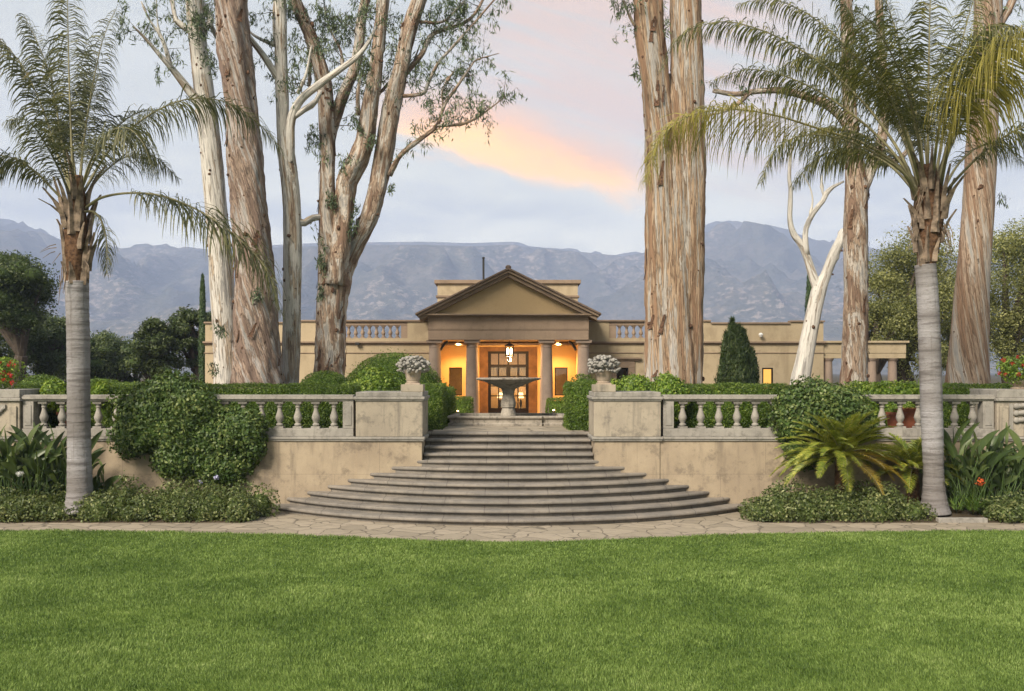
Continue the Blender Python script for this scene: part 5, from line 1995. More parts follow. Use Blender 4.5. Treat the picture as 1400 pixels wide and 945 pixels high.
def palm(label, D, trunk_px, boots_px, crown, fronds, generic, group, seed, boot_extra):
    base = at(*trunk_px[0][:2], D)
    t = thing('feather_palm', label, 'palm tree', tuple(base), group)
    b = MB()
    rows = [(*at(px, py, D), w_ * D / FX / 2) for px, py, w_ in trunk_px]
    rows = catmull(rows, 26)
    P = [Vector(r[:3]) for r in rows]

    def disp(r, a, L, k):
        return r * (1 + 0.012 * math.sin(L * 34 + 1.2 * math.sin(L * 3.1)) + 0.02 * mnoise.noise(Vector((math.cos(a) * 2, math.sin(a) * 2, L * 0.9 + seed))))
    b.tube(P, [r[3] for r in rows], 28, disp, seed)
    b.build('trunk', M['palm_bark'], t, smooth=True, angle=None, bark=True)
    # the fibrous head with old leaf bases
    b = MB()
    rows = [(*at(px, py, D), w_ * D / FX / 2) for px, py, w_ in boots_px]
    rows = catmull(rows, 14)

    def disp2(r, a, L, k):
        return r * (1 + 0.16 * mnoise.noise(Vector((math.cos(a) * 3, math.sin(a) * 3, L * 2.2 + seed))) + 0.08 * mnoise.noise(Vector((math.cos(a) * 8, math.sin(a) * 8, L * 5 + seed))))
    b.tube([Vector(r[:3]) for r in rows], [r[3] * 0.72 for r in rows], 30, disp2, seed)
    b.build('crown_head', M['fibre'], t, smooth=True, angle=None)
    rr = random.Random(seed)
    b = lb = MB()
    zlo, zhi = rows[0][2], rows[-1][2]
    for i in range(34):
        u = rr.uniform(0.0, 0.75)
        k = int(u * (len(rows) - 1))
        r = rows[k]
        a = i * 2.4 + rr.uniform(-0.2, 0.2)
        hgt = rr.uniform(0.45, 1.15)
        w0 = rr.uniform(0.055, 0.12)
        out_ = rr.uniform(0.02, 0.30) * (0.3 + 1.5 * u)
        dirv = Vector((math.cos(a), math.sin(a), 0))
        tan_ = Vector((-math.sin(a), math.cos(a), 0))
        c0 = Vector(r[:3]) + dirv * r[3] * 0.76
        V = []
        for j, (wv, zz_, o_) in enumerate(((1.0, 0.0, 0.0), (0.85, 0.35, 0.02), (0.5, 0.7, 0.07), (0.18, 1.0, 0.2))):
            c = c0 + Vector((0, 0, hgt * zz_)) + dirv * (out_ * zz_ * zz_ * 1.6 + 0.03)
            for s in (-1, 1):
                V.append(c + tan_ * s * w0 * wv + dirv * (-0.05 * wv))
            V.append(c + dirv * 0.035)
        fs = []
        for j in range(3):
            o_ = j * 3
            fs += [(o_, o_ + 2, o_ + 5, o_ + 3), (o_ + 2, o_ + 1, o_ + 4, o_ + 5)]
        b.add(V, fs)
    for kw in fronds:
        c = kw.pop('c')
        if seed == 8:
            kw.setdefault('mat', 'palm_o')
            kw.setdefault('start', 0.31)
            kw.setdefault('rad0', 0.042)
        add_frond(t, px_curve(c), **kw)
    cr = at(*crown, D)
    for az, el_, ln, sg, mat in generic:
        add_frond(t, arc_frond(cr + Vector((math.cos(az) * 0.12, math.sin(az) * 0.12, rr.uniform(-0.3, 0.3))), az, el_, ln, sg), mat=mat, npair=90, L=0.60, droop=1.1)
    # hanging dead tips and fibres
    for (px, py, dx_, dy_, n_) in boot_extra:
        for _ in range(n_):
            p = at(px + rr.uniform(-5, 5), py + rr.uniform(-8, 8), D - rr.uniform(0.1, 0.4))
            q = p + Vector((dx_ * rr.uniform(.3, 1) * D / FX, rr.uniform(-.1, .1), -dy_ * rr.uniform(.5, 1) * D / FX))
            b.tube([p, p.lerp(q, 0.5) + Vector((0.03, 0, 0.04)), q], [0.012, 0.009, 0.004], 5)
    lb.build('leaf_bases', M['boot'], t)
    return t


DL = 22.3
palm('grey-trunked feather palm rising from the bed at the left of the lawn', DL,
     [(110, 700, 46), (109.5, 688, 40), (109, 672, 34), (108.5, 640, 32), (108, 600, 30.5), (107.5, 540, 30), (107, 470, 30), (106, 430, 30), (105, 385, 31)],
     [(105, 392, 34), (105, 370, 40), (104, 340, 44), (104, 310, 41), (105, 285, 34), (106, 262, 26), (106, 240, 16)], (106, 268),
     [
         dict(c=[(116, 285, DL), (140, 270, DL - .2), (180, 264, DL - .5), (225, 269, DL - .9), (275, 290, DL - 1.3), (325, 325, DL - 1.6), (365, 370, DL - 1.8), (385, 430, DL - 1.9)], L=0.85, npair=110, droop=1.1, label='long lower frond arching right towards the gum trunks'),
         dict(c=[(110, 270, DL), (150, 205, DL + .5), (200, 160, DL + 1.0), (255, 136, DL + 1.4), (310, 140, DL + 1.7), (355, 170, DL + 1.9), (385, 205, DL + 2.0)], L=0.85, npair=95, droop=1.2),
         dict(c=[(101, 270, DL), (98, 200, DL - .1), (95, 120, DL + .1), (93, 40, DL + .3), (92, -40, DL + .6)], L=0.78, npair=120, droop=1.7, start=0.16),
         dict(c=[(97, 285, DL), (75, 262, DL - .2), (45, 232, DL - .4), (10, 214, DL - .6), (-30, 218, DL - .8), (-60, 245, DL - .9)], L=0.6, npair=90, droop=1.1),
         dict(c=[(100, 270, DL), (75, 200, DL + .3), (55, 140, DL + .6), (30, 90, DL + .8), (0, 55, DL + 1.0), (-30, 45, DL + 1.1)], L=0.66, npair=95, droop=1.2),
         dict(c=[(108, 275, DL), (122, 225, DL - .6), (145, 185, DL - 1.1), (172, 175, DL - 1.6), (195, 195, DL - 2.0), (212, 240, DL - 2.2)], L=0.68, npair=95, droop=1.2),
         dict(c=[(108, 270, DL), (115, 190, DL + .5), (128, 110, DL + 1), (142, 50, DL + 1.4), (160, 10, DL + 1.8)], L=0.62, npair=95, droop=1.4),
         dict(c=[(113, 290, DL), (128, 290, DL - .2), (140, 305, DL - .3), (146, 335, DL - .4), (146, 375, DL - .4)], L=0.45, npair=42, droop=1.2),
         dict(c=[(98, 268, DL), (84, 190, DL + .2), (70, 110, DL + .5), (52, 60, DL + .8), (32, 20, DL + 1)], L=0.66, npair=95, droop=1.3),
         dict(c=[(99, 275, DL), (80, 230, DL - .7), (58, 190, DL - 1.3), (36, 165, DL - 1.8), (10, 165, DL - 2.2)], L=0.62, npair=85, droop=1.2),
         dict(c=[(112, 275, DL), (138, 240, DL + .9), (172, 215, DL + 1.6), (212, 215, DL + 2.2), (244, 245, DL + 2.6)], L=0.6, npair=80, droop=1.2),
     ],
     [(1.2, 1.1, 3.6, 0.9, 'palm'), (2.1, 1.0, 3.8, 1.0, 'palm'), (1.7, 1.3, 3.6, 0.6, 'palm')], 'feather palms in the beds', 3,
     [(78, 340, -22, 14, 4), (86, 370, -4, 40, 6), (118, 360, 6, 30, 6)])

DR = 22.4
palm('grey-trunked feather palm on the right of the lawn, its fronds sweeping across the twin gum', DR,
     [(1278, 702, 42), (1277.5, 690, 36), (1277, 672, 30), (1276, 640, 27), (1275, 600, 28), (1273, 540, 29), (1271, 480, 29), (1269.5, 430, 28.5), (1267, 385, 28), (1265, 362, 28)],
     [(1265, 366, 31), (1268, 345, 38), (1270, 320, 46), (1271, 295, 52), (1271, 270, 50), (1270, 248, 40), (1270, 225, 22)], (1270, 255),
     [
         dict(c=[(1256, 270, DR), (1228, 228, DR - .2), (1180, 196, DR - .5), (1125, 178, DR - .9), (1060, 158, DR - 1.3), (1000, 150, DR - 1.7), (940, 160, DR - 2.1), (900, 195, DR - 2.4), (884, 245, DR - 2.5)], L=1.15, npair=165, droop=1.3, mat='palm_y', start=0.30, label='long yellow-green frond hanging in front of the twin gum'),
         dict(c=[(1255, 262, DR), (1225, 200, DR + .3), (1180, 140, DR + .6), (1120, 85, DR + .9), (1050, 45, DR + 1.2), (985, 30, DR + 1.4), (930, 50, DR + 1.5), (905, 95, DR + 1.5)], L=0.72, npair=120, droop=1.2, start=0.25),
         dict(c=[(1262, 258, DR), (1240, 180, DR - .1), (1212, 110, DR - .2), (1175, 40, DR - .2), (1140, -20, DR - .2)], L=0.75, npair=110, droop=1.4),
         dict(c=[(1268, 255, DR), (1269, 170, DR - .2), (1270, 80, DR - .3), (1272, 0, DR - .4), (1276, -60, DR - .4)], L=0.8, npair=120, droop=1.6, start=0.2),
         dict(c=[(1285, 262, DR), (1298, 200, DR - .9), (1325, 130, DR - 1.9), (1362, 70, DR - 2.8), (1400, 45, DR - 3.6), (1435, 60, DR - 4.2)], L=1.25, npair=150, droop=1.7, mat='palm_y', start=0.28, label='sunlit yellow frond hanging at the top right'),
         dict(c=[(1285, 275, DR), (1305, 248, DR - .3), (1345, 208, DR - .5), (1390, 178, DR - .7), (1440, 165, DR - .9), (1480, 180, DR - 1)], L=0.66, npair=90, droop=1.3),
         dict(c=[(1254, 275, DR), (1238, 240, DR - .5), (1200, 212, DR - 1.0), (1150, 190, DR - 1.5), (1100, 185, DR - 2), (1060, 205, DR - 2.3), (1040, 250, DR - 2.4)], L=0.68, npair=105, droop=1.3, start=0.3),
         dict(c=[(1258, 260, DR), (1235, 190, DR + .7), (1200, 130, DR + 1.3), (1150, 90, DR + 1.8), (1095, 80, DR + 2.2), (1050, 105, DR + 2.5)], L=0.7, npair=105, droop=1.3),
         dict(c=[(1280, 258, DR), (1300, 180, DR + .6), (1325, 110, DR + 1.1), (1360, 60, DR + 1.5), (1410, 30, DR + 1.8)], L=0.7, npair=100, droop=1.4),
         dict(c=[(1277, 256, DR), (1290, 180, DR + .2), (1305, 100, DR + .3), (1325, 20, DR + .5), (1345, -40, DR + .6)], L=0.75, npair=105, droop=1.5),
         dict(c=[(1260, 258, DR), (1240, 190, DR - .9), (1215, 130, DR - 1.6), (1180, 85, DR - 2.2), (1140, 70, DR - 2.7), (1100, 95, DR - 3.1)], L=0.72, npair=105, droop=1.4),
         dict(c=[(1284, 270, DR), (1310, 225, DR + .9), (1340, 200, DR + 1.6), (1372, 200, DR + 2.2), (1400, 225, DR + 2.6)], L=0.66, npair=90, droop=1.3),
         dict(c=[(1265, 256, DR), (1255, 170, DR + .5), (1238, 90, DR + .9), (1218, 20, DR + 1.2), (1200, -30, DR + 1.4)], L=0.75, npair=105, droop=1.4),
         dict(c=[(1260, 258, DR), (1228, 170, DR + .9), (1180, 90, DR + 1.6), (1120, 30, DR + 2.2), (1060, 0, DR + 2.6), (1010, 5, DR + 2.9)], L=0.8, npair=110, droop=1.4, start=0.25),
         dict(c=[(1264, 256, DR), (1250, 160, DR - 1.0), (1222, 80, DR - 1.8), (1185, 25, DR - 2.4), (1150, 10, DR - 2.9)], L=0.85, npair=110, droop=1.5, start=0.25),
         dict(c=[(1274, 256, DR), (1285, 170, DR - 1.0), (1310, 90, DR - 1.8), (1345, 40, DR - 2.6), (1385, 35, DR - 3.2)], L=0.85, npair=110, droop=1.6, start=0.25),
         dict(c=[(1280, 258, DR), (1305, 190, DR + 1.0), (1345, 130, DR + 1.8), (1390, 110, DR + 2.5), (1440, 130, DR + 3.0)], L=0.75, npair=100, droop=1.4),
         dict(c=[(1256, 268, DR), (1215, 225, DR + .6), (1165, 205, DR + 1.1), (1120, 215, DR + 1.5), (1085, 250, DR + 1.8)], L=0.68, npair=90, droop=1.3, start=0.3),
         dict(c=[(1258, 266, DR), (1222, 210, DR + .3), (1170, 160, DR + .4), (1100, 115, DR + .5), (1030, 95, DR + .6), (975, 110, DR + .6)], L=0.7, npair=105, droop=1.25, start=0.28),
     ],
     [(1.3, 1.1, 3.6, 0.9, 'palm'), (2.2, 0.95, 3.8, 1.0, 'palm'), (1.7, 1.25, 3.6, 0.6, 'palm')], 'feather palms in the beds', 8,
     [(1250, 300, -8, 40, 10), (1292, 310, 10, 36, 10), (1262, 262, -10, 30, 10)])


# ------------------------------------------------------------------ background trees
def bushy_tree(name, label, px, py_top, D, wpx, hpx, mat, group, seed, gz=1.45, nclump=34, leaf=0.17, per=420, trunk=True, gaps=0.25, ellipse=None):
    rr = random.Random(seed)
    c = at(px, py_top + hpx / 2, D)
    rx, rz = wpx / 2 * D / FX, hpx / 2 * D / FX
    ry = min(rx, 3.2 if rx > 2 else rx)
    t = thing(name, label, 'tree', (c.x, D, gz), group)
    Ps, Ns, Ls = [], [], []
    cores = []
    tips = []
    for i in range(nclump):
        while True:
            d = Vector((rr.uniform(-1, 1), rr.uniform(-1, 0.8), rr.uniform(-1, 1)))
            if 0.35 < d.length < 1.0:
                break
        d = d.normalized() * (0.45 + 0.5 * rr.random())
        q = Vector((c.x + d.x * rx * 0.88, c.y + d.y * ry * 0.85, c.z + d.z * rz * 0.85))
        r0 = min(rx, rz) * rr.uniform(0.22, 0.40)
        P, N = on_ball(per, q, (r0 * 1.25, r0 * 1.1, r0 * 0.85), 0.75, 0.28, 3.0 / max(0.6, r0), back=0.7)
        P = P + RNG.normal(0, r0 * 0.10, P.shape)
        Ps.append(P)
        Ns.append(N)
        tips.append(q)
        if rr.random() > gaps:
            cores.append((*ico(q, (r0 * 0.72, r0 * 0.65, r0 * 0.5), wob=0.3, f=2.0), 0))
    P, N = np.concatenate(Ps), np.concatenate(Ns)
    V = leaf_geo(P, N, leaf, leaf * 0.55, tilt=0.9)
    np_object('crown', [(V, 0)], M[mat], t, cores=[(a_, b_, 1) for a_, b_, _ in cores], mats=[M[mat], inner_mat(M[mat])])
    if trunk:
        b = MB()
        base = Vector((c.x, D + 0.2, gz))
        fork = Vector((c.x + rr.uniform(-0.3, 0.3) * rx, D, gz + (c.z - gz) * 0.45))
        r0 = max(0.10, 0.05 * (c.z + rz - gz))
        b.tube([base, base.lerp(fork, 0.5) + Vector((0.1, 0, 0)), fork], [r0, r0 * 0.85, r0 * 0.75], 10)
        for q in tips[:16]:
            m_ = fork.lerp(q, 0.5) + Vector((rr.uniform(-.3, .3), 0, rr.uniform(-.1, .4)))
            b.tube([fork, m_, q], [r0 * 0.5, r0 * 0.3, 0.03], 6)
        b.build('trunk', M['oakbark'], t, smooth=True)
    return t


for a in [
    ('oak_tree', 'tall dark oak with an open crown at the far left edge, above the other oaks', 10, 336, 52, 135, 125, 'oak', 40, 460),
    ('oak_tree', 'dark rounded oak below the tall open oak, at the left edge of the hedge line', 12, 418, 56, 150, 120, 'oak', 34, 460),
    ('oak_tree', 'mid-green oak just left of the left palm trunk, behind the mounded shrubs', 62, 413, 58, 95, 110, 'oak2', 30, 420),
    ('oak_tree', 'low pale green oak just right of the left palm trunk', 142, 443, 62, 100, 90, 'oak2', 30, 420),
    ('oak_tree', 'dark oak with a blunt top halfway between the left palm and the gum trees', 215, 425, 54, 80, 105, 'oak', 30, 420),
    ('oak_tree', 'low dark oak filling the gap behind the left palm trunk', 100, 452, 66, 110, 85, 'oak', 26, 380),
    ('oak_tree', 'low broad oak between the pale green oak and the blunt-topped oak', 180, 458, 64, 90, 75, 'oak2', 24, 380),
    ('oak_tree', 'tallest dark oak beside the slim cypress at the left end of the villa', 264, 392, 55, 62, 130, 'oak', 26, 380),
]:
    bushy_tree(a[0], a[1], a[2], a[3], a[4], a[5], a[6], a[7], 'oaks left of the villa', hash(a[2]) % 97 + 1, nclump=a[8], per=a[9])
for a in [
    ('olive_tree', 'loose olive-green tree behind the right palm trunk', 1245, 286, 47, 145, 245, 60, 430),
    ('olive_tree', 'loose olive-green tree at the far right edge beyond the pinkish gum', 1385, 280, 48, 150, 245, 60, 430),
    ('olive_tree', 'low olive-green tree in shade between the right palm and the pinkish gum', 1300, 350, 52, 110, 180, 36, 400),
    ('olive_tree', 'small sparse grey-green tree beside the straight tan gum, over the loggia', 1205, 395, 46, 110, 105, 28, 260),
]:
    bushy_tree(a[0], a[1], a[2], a[3], a[4], a[5], a[6], 'olive', 'olive-green trees on the right', hash(a[2]) % 97 + 3, nclump=int(a[7] * 1.15), per=int(a[8] * 1.2), leaf=0.12, gaps=2.0)


def spire(name, label, px, py_top, py_bot, D, wpx, mat, group=None, n=5200, leaf=0.13, shape=0.6, gz=1.6, tuft=False):
    top, bot = at(px, py_top, D), at(px, py_bot, D)
    h = top.z - gz
    rw = wpx / 2 * D / FX
    t = thing(name, label, 'tree', (top.x, D, gz), group)
    u = RNG.uniform(0, 1, n) ** 0.85
    a = RNG.uniform(-math.pi, math.pi, n)
    prof = rw * np.minimum(1, (1 - u) ** shape * 1.12) * (0.80 + 0.2 * np.minimum(1, u * 6))
    P = np.stack([np.cos(a), np.sin(a), np.zeros(n)], 1)
    jit = 1 - 0.30 * RNG.uniform(size=n) ** 2
    q = np.stack([top.x + P[:, 0] * prof, D + P[:, 1] * prof, gz + 0.25 + u * (h - 0.25)], 1)
    jit = jit + (0.30 if tuft else 0.20) * lump(q, 3.2 if tuft else 2.4)
    Q = np.stack([top.x + P[:, 0] * prof * jit, D + P[:, 1] * prof * jit, q[:, 2]], 1)
    N = nrm(P + np.array([0, 0, 0.35]))
    V = leaf_geo(Q, N, leaf * (1.6 if tuft else 1), leaf * 0.33, tilt=0.4, up=2.2)
    cv = []
    for j in range(9):
        uu = j / 8
        rad = rw * (0.62 if tuft else 0.78) * min(1, (1 - uu) ** shape * 1.1)
        for i in range(12):
            an = 2 * math.pi * i / 12
            cv.append((top.x + rad * math.cos(an), D + rad * math.sin(an), gz + 0.3 + uu * (h - 0.35)))
    cf = [(j * 12 + i, j * 12 + (i + 1) % 12, (j + 1) * 12 + (i + 1) % 12, (j + 1) * 12 + i) for j in range(8) for i in range(12)]
    np_object('crown', [(V, 0)], M[mat], t, cores=[(cv, cf, 1)], mats=[M[mat], inner_mat(M[mat])])
    b = MB()
    b.tube([(top.x, D, gz - 0.05), (top.x, D, gz + 0.6)], [0.11, 0.09], 10)
    b.build('trunk', M['oakbark'], t, smooth=True)


spire('cypress_tree', 'slim dark cypress at the left end of the villa, beside the pale gum trunk', 277, 376, 520, 44.5, 11, 'cypress', 'slim cypresses', shape=0.35)
spire('cypress_tree', 'slim dark cypress behind the villa, beside the leaning white gum', 1107, 366, 520, 54.5, 17, 'cypress', 'slim cypresses', shape=0.4)
def bushy_conifer():
    D, gz = 38.5, 1.6
    ax = at(1009, 500, D)
    t = thing('conifer_tree', 'broad bushy conifer standing before the right wing, right of the twin gum', 'tree', (ax.x, D, gz))
    q, cores = [], []
    for px, top, w_, dy, n in ((1001, 438, 46, 0, 5200), (1014, 452, 44, -0.2, 4400), (992, 456, 30, -0.1, 2200), (1025, 478, 32, -0.3, 2400), (1009, 466, 56, -0.4, 4200), (986, 490, 20, -0.2, 1200), (1003, 446, 26, -0.3, 1800), (1008, 447, 44, -0.3, 3600)):
        tp = at(px, top, D)
        rw, h = w_ / 2 * D / FX, tp.z - gz
        u = RNG.uniform(0, 1, n)
        a = RNG.uniform(-math.pi, math.pi, n)
        prof = rw * np.minimum(1, (1 - u) ** 0.62 * 1.15)
        d = np.stack([np.cos(a), np.sin(a), np.zeros(n)], 1)
        q0 = np.stack([tp.x + d[:, 0] * prof, D + dy + d[:, 1] * prof, gz + 0.2 + u * (h - 0.2)], 1)
        k = (1 - 0.45 * RNG.uniform(size=n) ** 2 + 0.34 * lump(q0, 3.6))[:, None]
        Q = np.array([tp.x, D + dy, 0]) * [1, 1, 0] + np.concatenate([d[:, :2] * prof[:, None] * k, q0[:, 2:3]], 1)
        q.append((leaf_geo(Q, nrm(d + np.array([0, 0, 0.3])), 0.24, 0.042, tilt=0.5, up=2.4), 0))
        cv = []
        for j in range(7):
            uu = j / 6
            rad = rw * 0.55 * min(1, (1 - uu) ** 0.6 * 1.1)
            cv += [(tp.x + rad * math.cos(2 * math.pi * i / 10), D + dy + rad * math.sin(2 * math.pi * i / 10), gz + 0.2 + uu * (h - 0.45)) for i in range(10)]
        cores.append((cv, [(j * 10 + i, j * 10 + (i + 1) % 10, (j + 1) * 10 + (i + 1) % 10, (j + 1) * 10 + i) for j in range(6) for i in range(10)], 0))
    np_object('crown', q, M['conifer'], t, cores=[(a_, b_, 1) for a_, b_, _ in cores], mats=[M['conifer'], inner_mat(M['conifer'])])
    b = MB()
    b.tube([(ax.x, D, gz - 0.05), (ax.x, D, gz + 0.7)], [0.14, 0.12], 10)
    b.build('trunk', M['oakbark'], t, smooth=True)


bushy_conifer()


# ------------------------------------------------------------------ hedges and shrubs
def hedge(name, label, cat, box, n, mat='hedge', leaf=0.046, jit=0.055, group=None):
    P, N = on_box(n, *box, jit=jit)
    V = leaf_geo(P, N, leaf, leaf * 0.6, tilt=0.55)
    x0, x1, y0, y1, z0, z1 = box
    c = boxcore(x0 + 0.07, x1 - 0.07, y0 + 0.07, y1 - 0.07, z0 - 0.05, z1 - 0.08)
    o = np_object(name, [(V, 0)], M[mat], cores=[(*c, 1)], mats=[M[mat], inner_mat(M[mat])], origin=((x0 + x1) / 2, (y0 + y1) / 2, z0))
    return tag(o, label, cat, group)


def blob_shrub(name, label, cat, blobs, mat, leaf=0.07, group=None, tilt=0.6, parts=False, asp=0.6, thick=0.30, wob=0.14, f=2.2, core=0.84):
    """blobs: (centre, radii, count, zmin)"""
    q, cores = [], []
    for c, r, n, zmin in blobs:
        P, N = on_ball(n, c, r, thick, wob, f, zmin)
        q.append((leaf_geo(P, N, leaf, leaf * asp, tilt=tilt), 0))
        pv, pf = ico(c, tuple(k * core for k in r), wob=wob, f=f)
        if zmin is not None:
            pv[:, 2] = np.maximum(pv[:, 2], zmin - 0.03)
        cores.append((pv, pf, 0))
    c0 = blobs[0][0]
    zb = blobs[0][3] if blobs[0][3] is not None else c0[2] - blobs[0][1][2]
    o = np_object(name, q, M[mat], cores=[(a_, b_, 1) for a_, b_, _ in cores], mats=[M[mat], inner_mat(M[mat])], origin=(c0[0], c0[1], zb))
    return tag(o, label, cat, group)


hedge('box_hedge', 'long clipped hedge behind the left balustrade, between the creeper and the left pier', 'hedge', (-8.6, -3.95, 25.2, 26.4, 1.8, 2.97), 26000, group='clipped hedges behind the balustrades')
hedge('box_hedge', 'clipped hedge behind the left balustrade, beside the left palm trunk', 'hedge', (-12.6, -8.65, 25.3, 26.5, 1.8, 2.985), 20000, group='clipped hedges behind the balustrades')
hedge('box_hedge', 'clipped hedge behind the right balustrade, between the twin gum and the creeper', 'hedge', (4.35, 7.2, 25.2, 26.4, 1.8, 2.975), 17000, group='clipped hedges behind the balustrades')
hedge('box_hedge', 'clipped hedge behind the right balustrade, beneath the pinkish gum', 'hedge', (10.95, 13.2, 25.2, 26.4, 1.8, 2.97), 13000, group='clipped hedges behind the balustrades')
hedge('box_hedge', 'tall squared hedge block beside the left pier at the top of the steps', 'hedge', (-2.42, -1.74, 26.0, 28.2, 1.78, 2.985), 11000, group='squared hedges at the top of the steps')
hedge('box_hedge', 'second squared hedge block behind the first, left of the fountain basin', 'hedge', (-2.30, -1.66, 28.45, 30.6, 1.78, 2.84), 7000, group='squared hedges at the top of the steps')
hedge('box_hedge', 'big squared hedge block beside the right pier at the top of the steps', 'hedge', (1.56, 2.55, 25.7, 27.9, 1.78, 3.02), 14000, group='squared hedges at the top of the steps')
hedge('box_hedge', 'small squared hedge at the foot of the left portico columns', 'hedge', (X(612, 36), X(645, 36), 36, 37, 1.5, Z(544, 36)), 4200, group='porch hedges')
hedge('box_hedge', 'small squared hedge at the foot of the right portico columns', 'hedge', (X(749, 36), X(778, 36), 36, 37, 1.5, Z(546, 36)), 4200, group='porch hedges')
hedge('leafy_hedge', 'looser leafy hedge behind the right balustrade, between creeper and right palm', 'hedge', (8.9, 10.9, 25.3, 26.3, 1.8, 2.98), 5200, 'hedge2', 0.085, 0.09)
D = 31.0
blob_shrub('round_shrub', 'great dome-clipped shrub left of the portico', 'shrub', [(tuple(at(537, 545, D)), (70 * D / FX, 1.5, 62 * D / FX), 26000, 1.8)], 'hedge', 0.055, thick=0.12, wob=0.05, f=1.2, core=0.92)
D = 29.5
blob_shrub('round_shrub', 'low dome-clipped shrub between the gum trunks and the great dome', 'shrub', [(tuple(at(445, 545, D)), (40 * D / FX, 0.9, 37 * D / FX), 9000, 1.8)], 'hedge', 0.05, thick=0.12, wob=0.05, f=1.2, core=0.92)
D = 27.5
blob_shrub('leafy_shrub', 'bright leafy shrub behind the left balustrade, in front of the great dome', 'shrub', [(tuple(at(512, 540, D)), (34 * D / FX, 0.6, 38 * D / FX), 4200, 1.8), (tuple(at(478, 548, D)), (20 * D / FX, 0.4, 26 * D / FX), 1800, 1.8)], 'hedge2', 0.085)
D = 26.9
blob_shrub('leafy_shrub', 'leafy shrub behind the right urn, along the foot of the twin gum', 'shrub', [(tuple(at(868, 545, D)), (34 * D / FX, 0.5, 32 * D / FX), 3600, 1.8), (tuple(at(835, 545, D)), (24 * D / FX, 0.4, 28 * D / FX), 1900, 1.8)], 'hedge2', 0.085)
D = 25.0
blob_shrub('leafy_shrub', 'bright rose-like shrub straggling over the right balustrade beside the right pier', 'shrub', [(tuple(at(912, 545, D)), (22 * D / FX, 0.35, 32 * D / FX), 1900, 1.8), (tuple(at(928, 540, D)), (14 * D / FX, 0.3, 14 * D / FX), 700, 1.8)], 'hedge2', 0.085, wob=0.35, f=5)
D = 30.5
blob_shrub('leafy_shrub', 'rounded leafy shrub between the right hedge block and the portico', 'shrub', [(tuple(at(800, 545, D)), (26 * D / FX, 0.6, 32 * D / FX), 4200, 1.8)], 'hedge', 0.06)
D = 30.0
for px, py, w_, lab in ((135, 530, 90, 'wide mound of clipped shrub at the foot of the oaks, right of the left palm'), (58, 525, 70, 'mounded yellow-green shrub at the foot of the oaks, left of the left palm')):
    blob_shrub('mounded_shrub', lab, 'shrub', [(tuple(at(px, py + 14, D)), (w_ / 2 * D / FX, 0.8, 26 * D / FX), 6000, 1.8)], 'hedge', 0.06, thick=0.12, wob=0.06)
D = 24.9
blob_shrub('leafy_shrub', 'bright green leafy shrub left of the left palm trunk, behind the balustrade', 'shrub', [(tuple(at(75, 540, D)), (22 * D / FX, 0.35, 24 * D / FX), 1700, 1.8)], 'hedge2', 0.085)
D = 25.0
blob_shrub('leafy_shrub', 'bright green leafy shrub between the left palm trunk and the creeper', 'shrub', [(tuple(at(140, 540, D)), (14 * D / FX, 0.35, 20 * D / FX), 900, 1.8)], 'hedge2', 0.085)


def px_blob(px, py, D, rx, ry, depth, n, zmin=None):
    return (tuple(at(px, py, D)), (rx * D / FX, depth, ry * D / FX), n, zmin)


D = 23.62
blob_shrub('hanging_creeper', 'wide dark green creeper hanging over the left balustrade and wall', 'creeper', [
    px_blob(222, 568, D, 70, 56, 0.50, 9000), px_blob(250, 552, D, 50, 44, 0.55, 5000), px_blob(190, 590, D, 42, 38, 0.5, 3500), px_blob(328, 586, D, 42, 34, 0.40, 4500), px_blob(240, 625, D, 40, 32, 0.35, 2400),
    px_blob(300, 635, D, 46, 30, 0.30, 2600), px_blob(345, 605, D, 24, 28, 0.3, 1300), px_blob(285, 598, D, 54, 40, 0.34, 3800), px_blob(220, 540, D, 44, 28, 0.45, 2600)], 'creeper', 0.092, wob=0.34, f=3.6, thick=0.45, core=0.74)
blob_shrub('hanging_creeper', 'green creeper hanging over the right balustrade, above the big cycad', 'creeper', [
    px_blob(1128, 560, D, 70, 46, 0.55, 7500), px_blob(1100, 575, D, 42, 46, 0.45, 3400), px_blob(1095, 610, D, 26, 36, 0.3, 1700), px_blob(1165, 572, D, 36, 36, 0.45, 2600), px_blob(1130, 598, D, 40, 32, 0.35, 2200), px_blob(1085, 548, D, 26, 24, 0.4, 1400)], 'creeper', 0.092, wob=0.34, f=3.6, thick=0.45, core=0.74)


def bed_shrub(label, x0, x1, y0, y1, h, n, seed):
    nb = max(4, int((x1 - x0) / 0.36))
    rr = random.Random(seed)
    bl = []
    for i in range(nb):
        for row in range(2):
            x = x0 + 0.46 + (x1 - x0 - 0.92) * (i + rr.uniform(-0.5, 0.5)) / max(1, nb - 1)
            y = y0 + (0.34 if row == 0 else 0.95) * (y1 - y0) / 1.3 + rr.uniform(-0.08, 0.08)
            hh = h * 0.94 * rr.uniform(0.72, 1.12) * (0.80 if row == 0 else 1.0)
            bl.append(((x, y, 0.16), (rr.uniform(0.32, 0.52), 0.45, (hh - 0.16) * (0.72 if i in (0, nb - 1) else 1.0)), n // nb // 2, 0.02))
    return blob_shrub('bed_shrub', label, 'shrub', bl, 'bed', 0.072, 'low shrubs along the path', wob=0.22, f=4.0, thick=0.55, core=0.62, tilt=0.9)


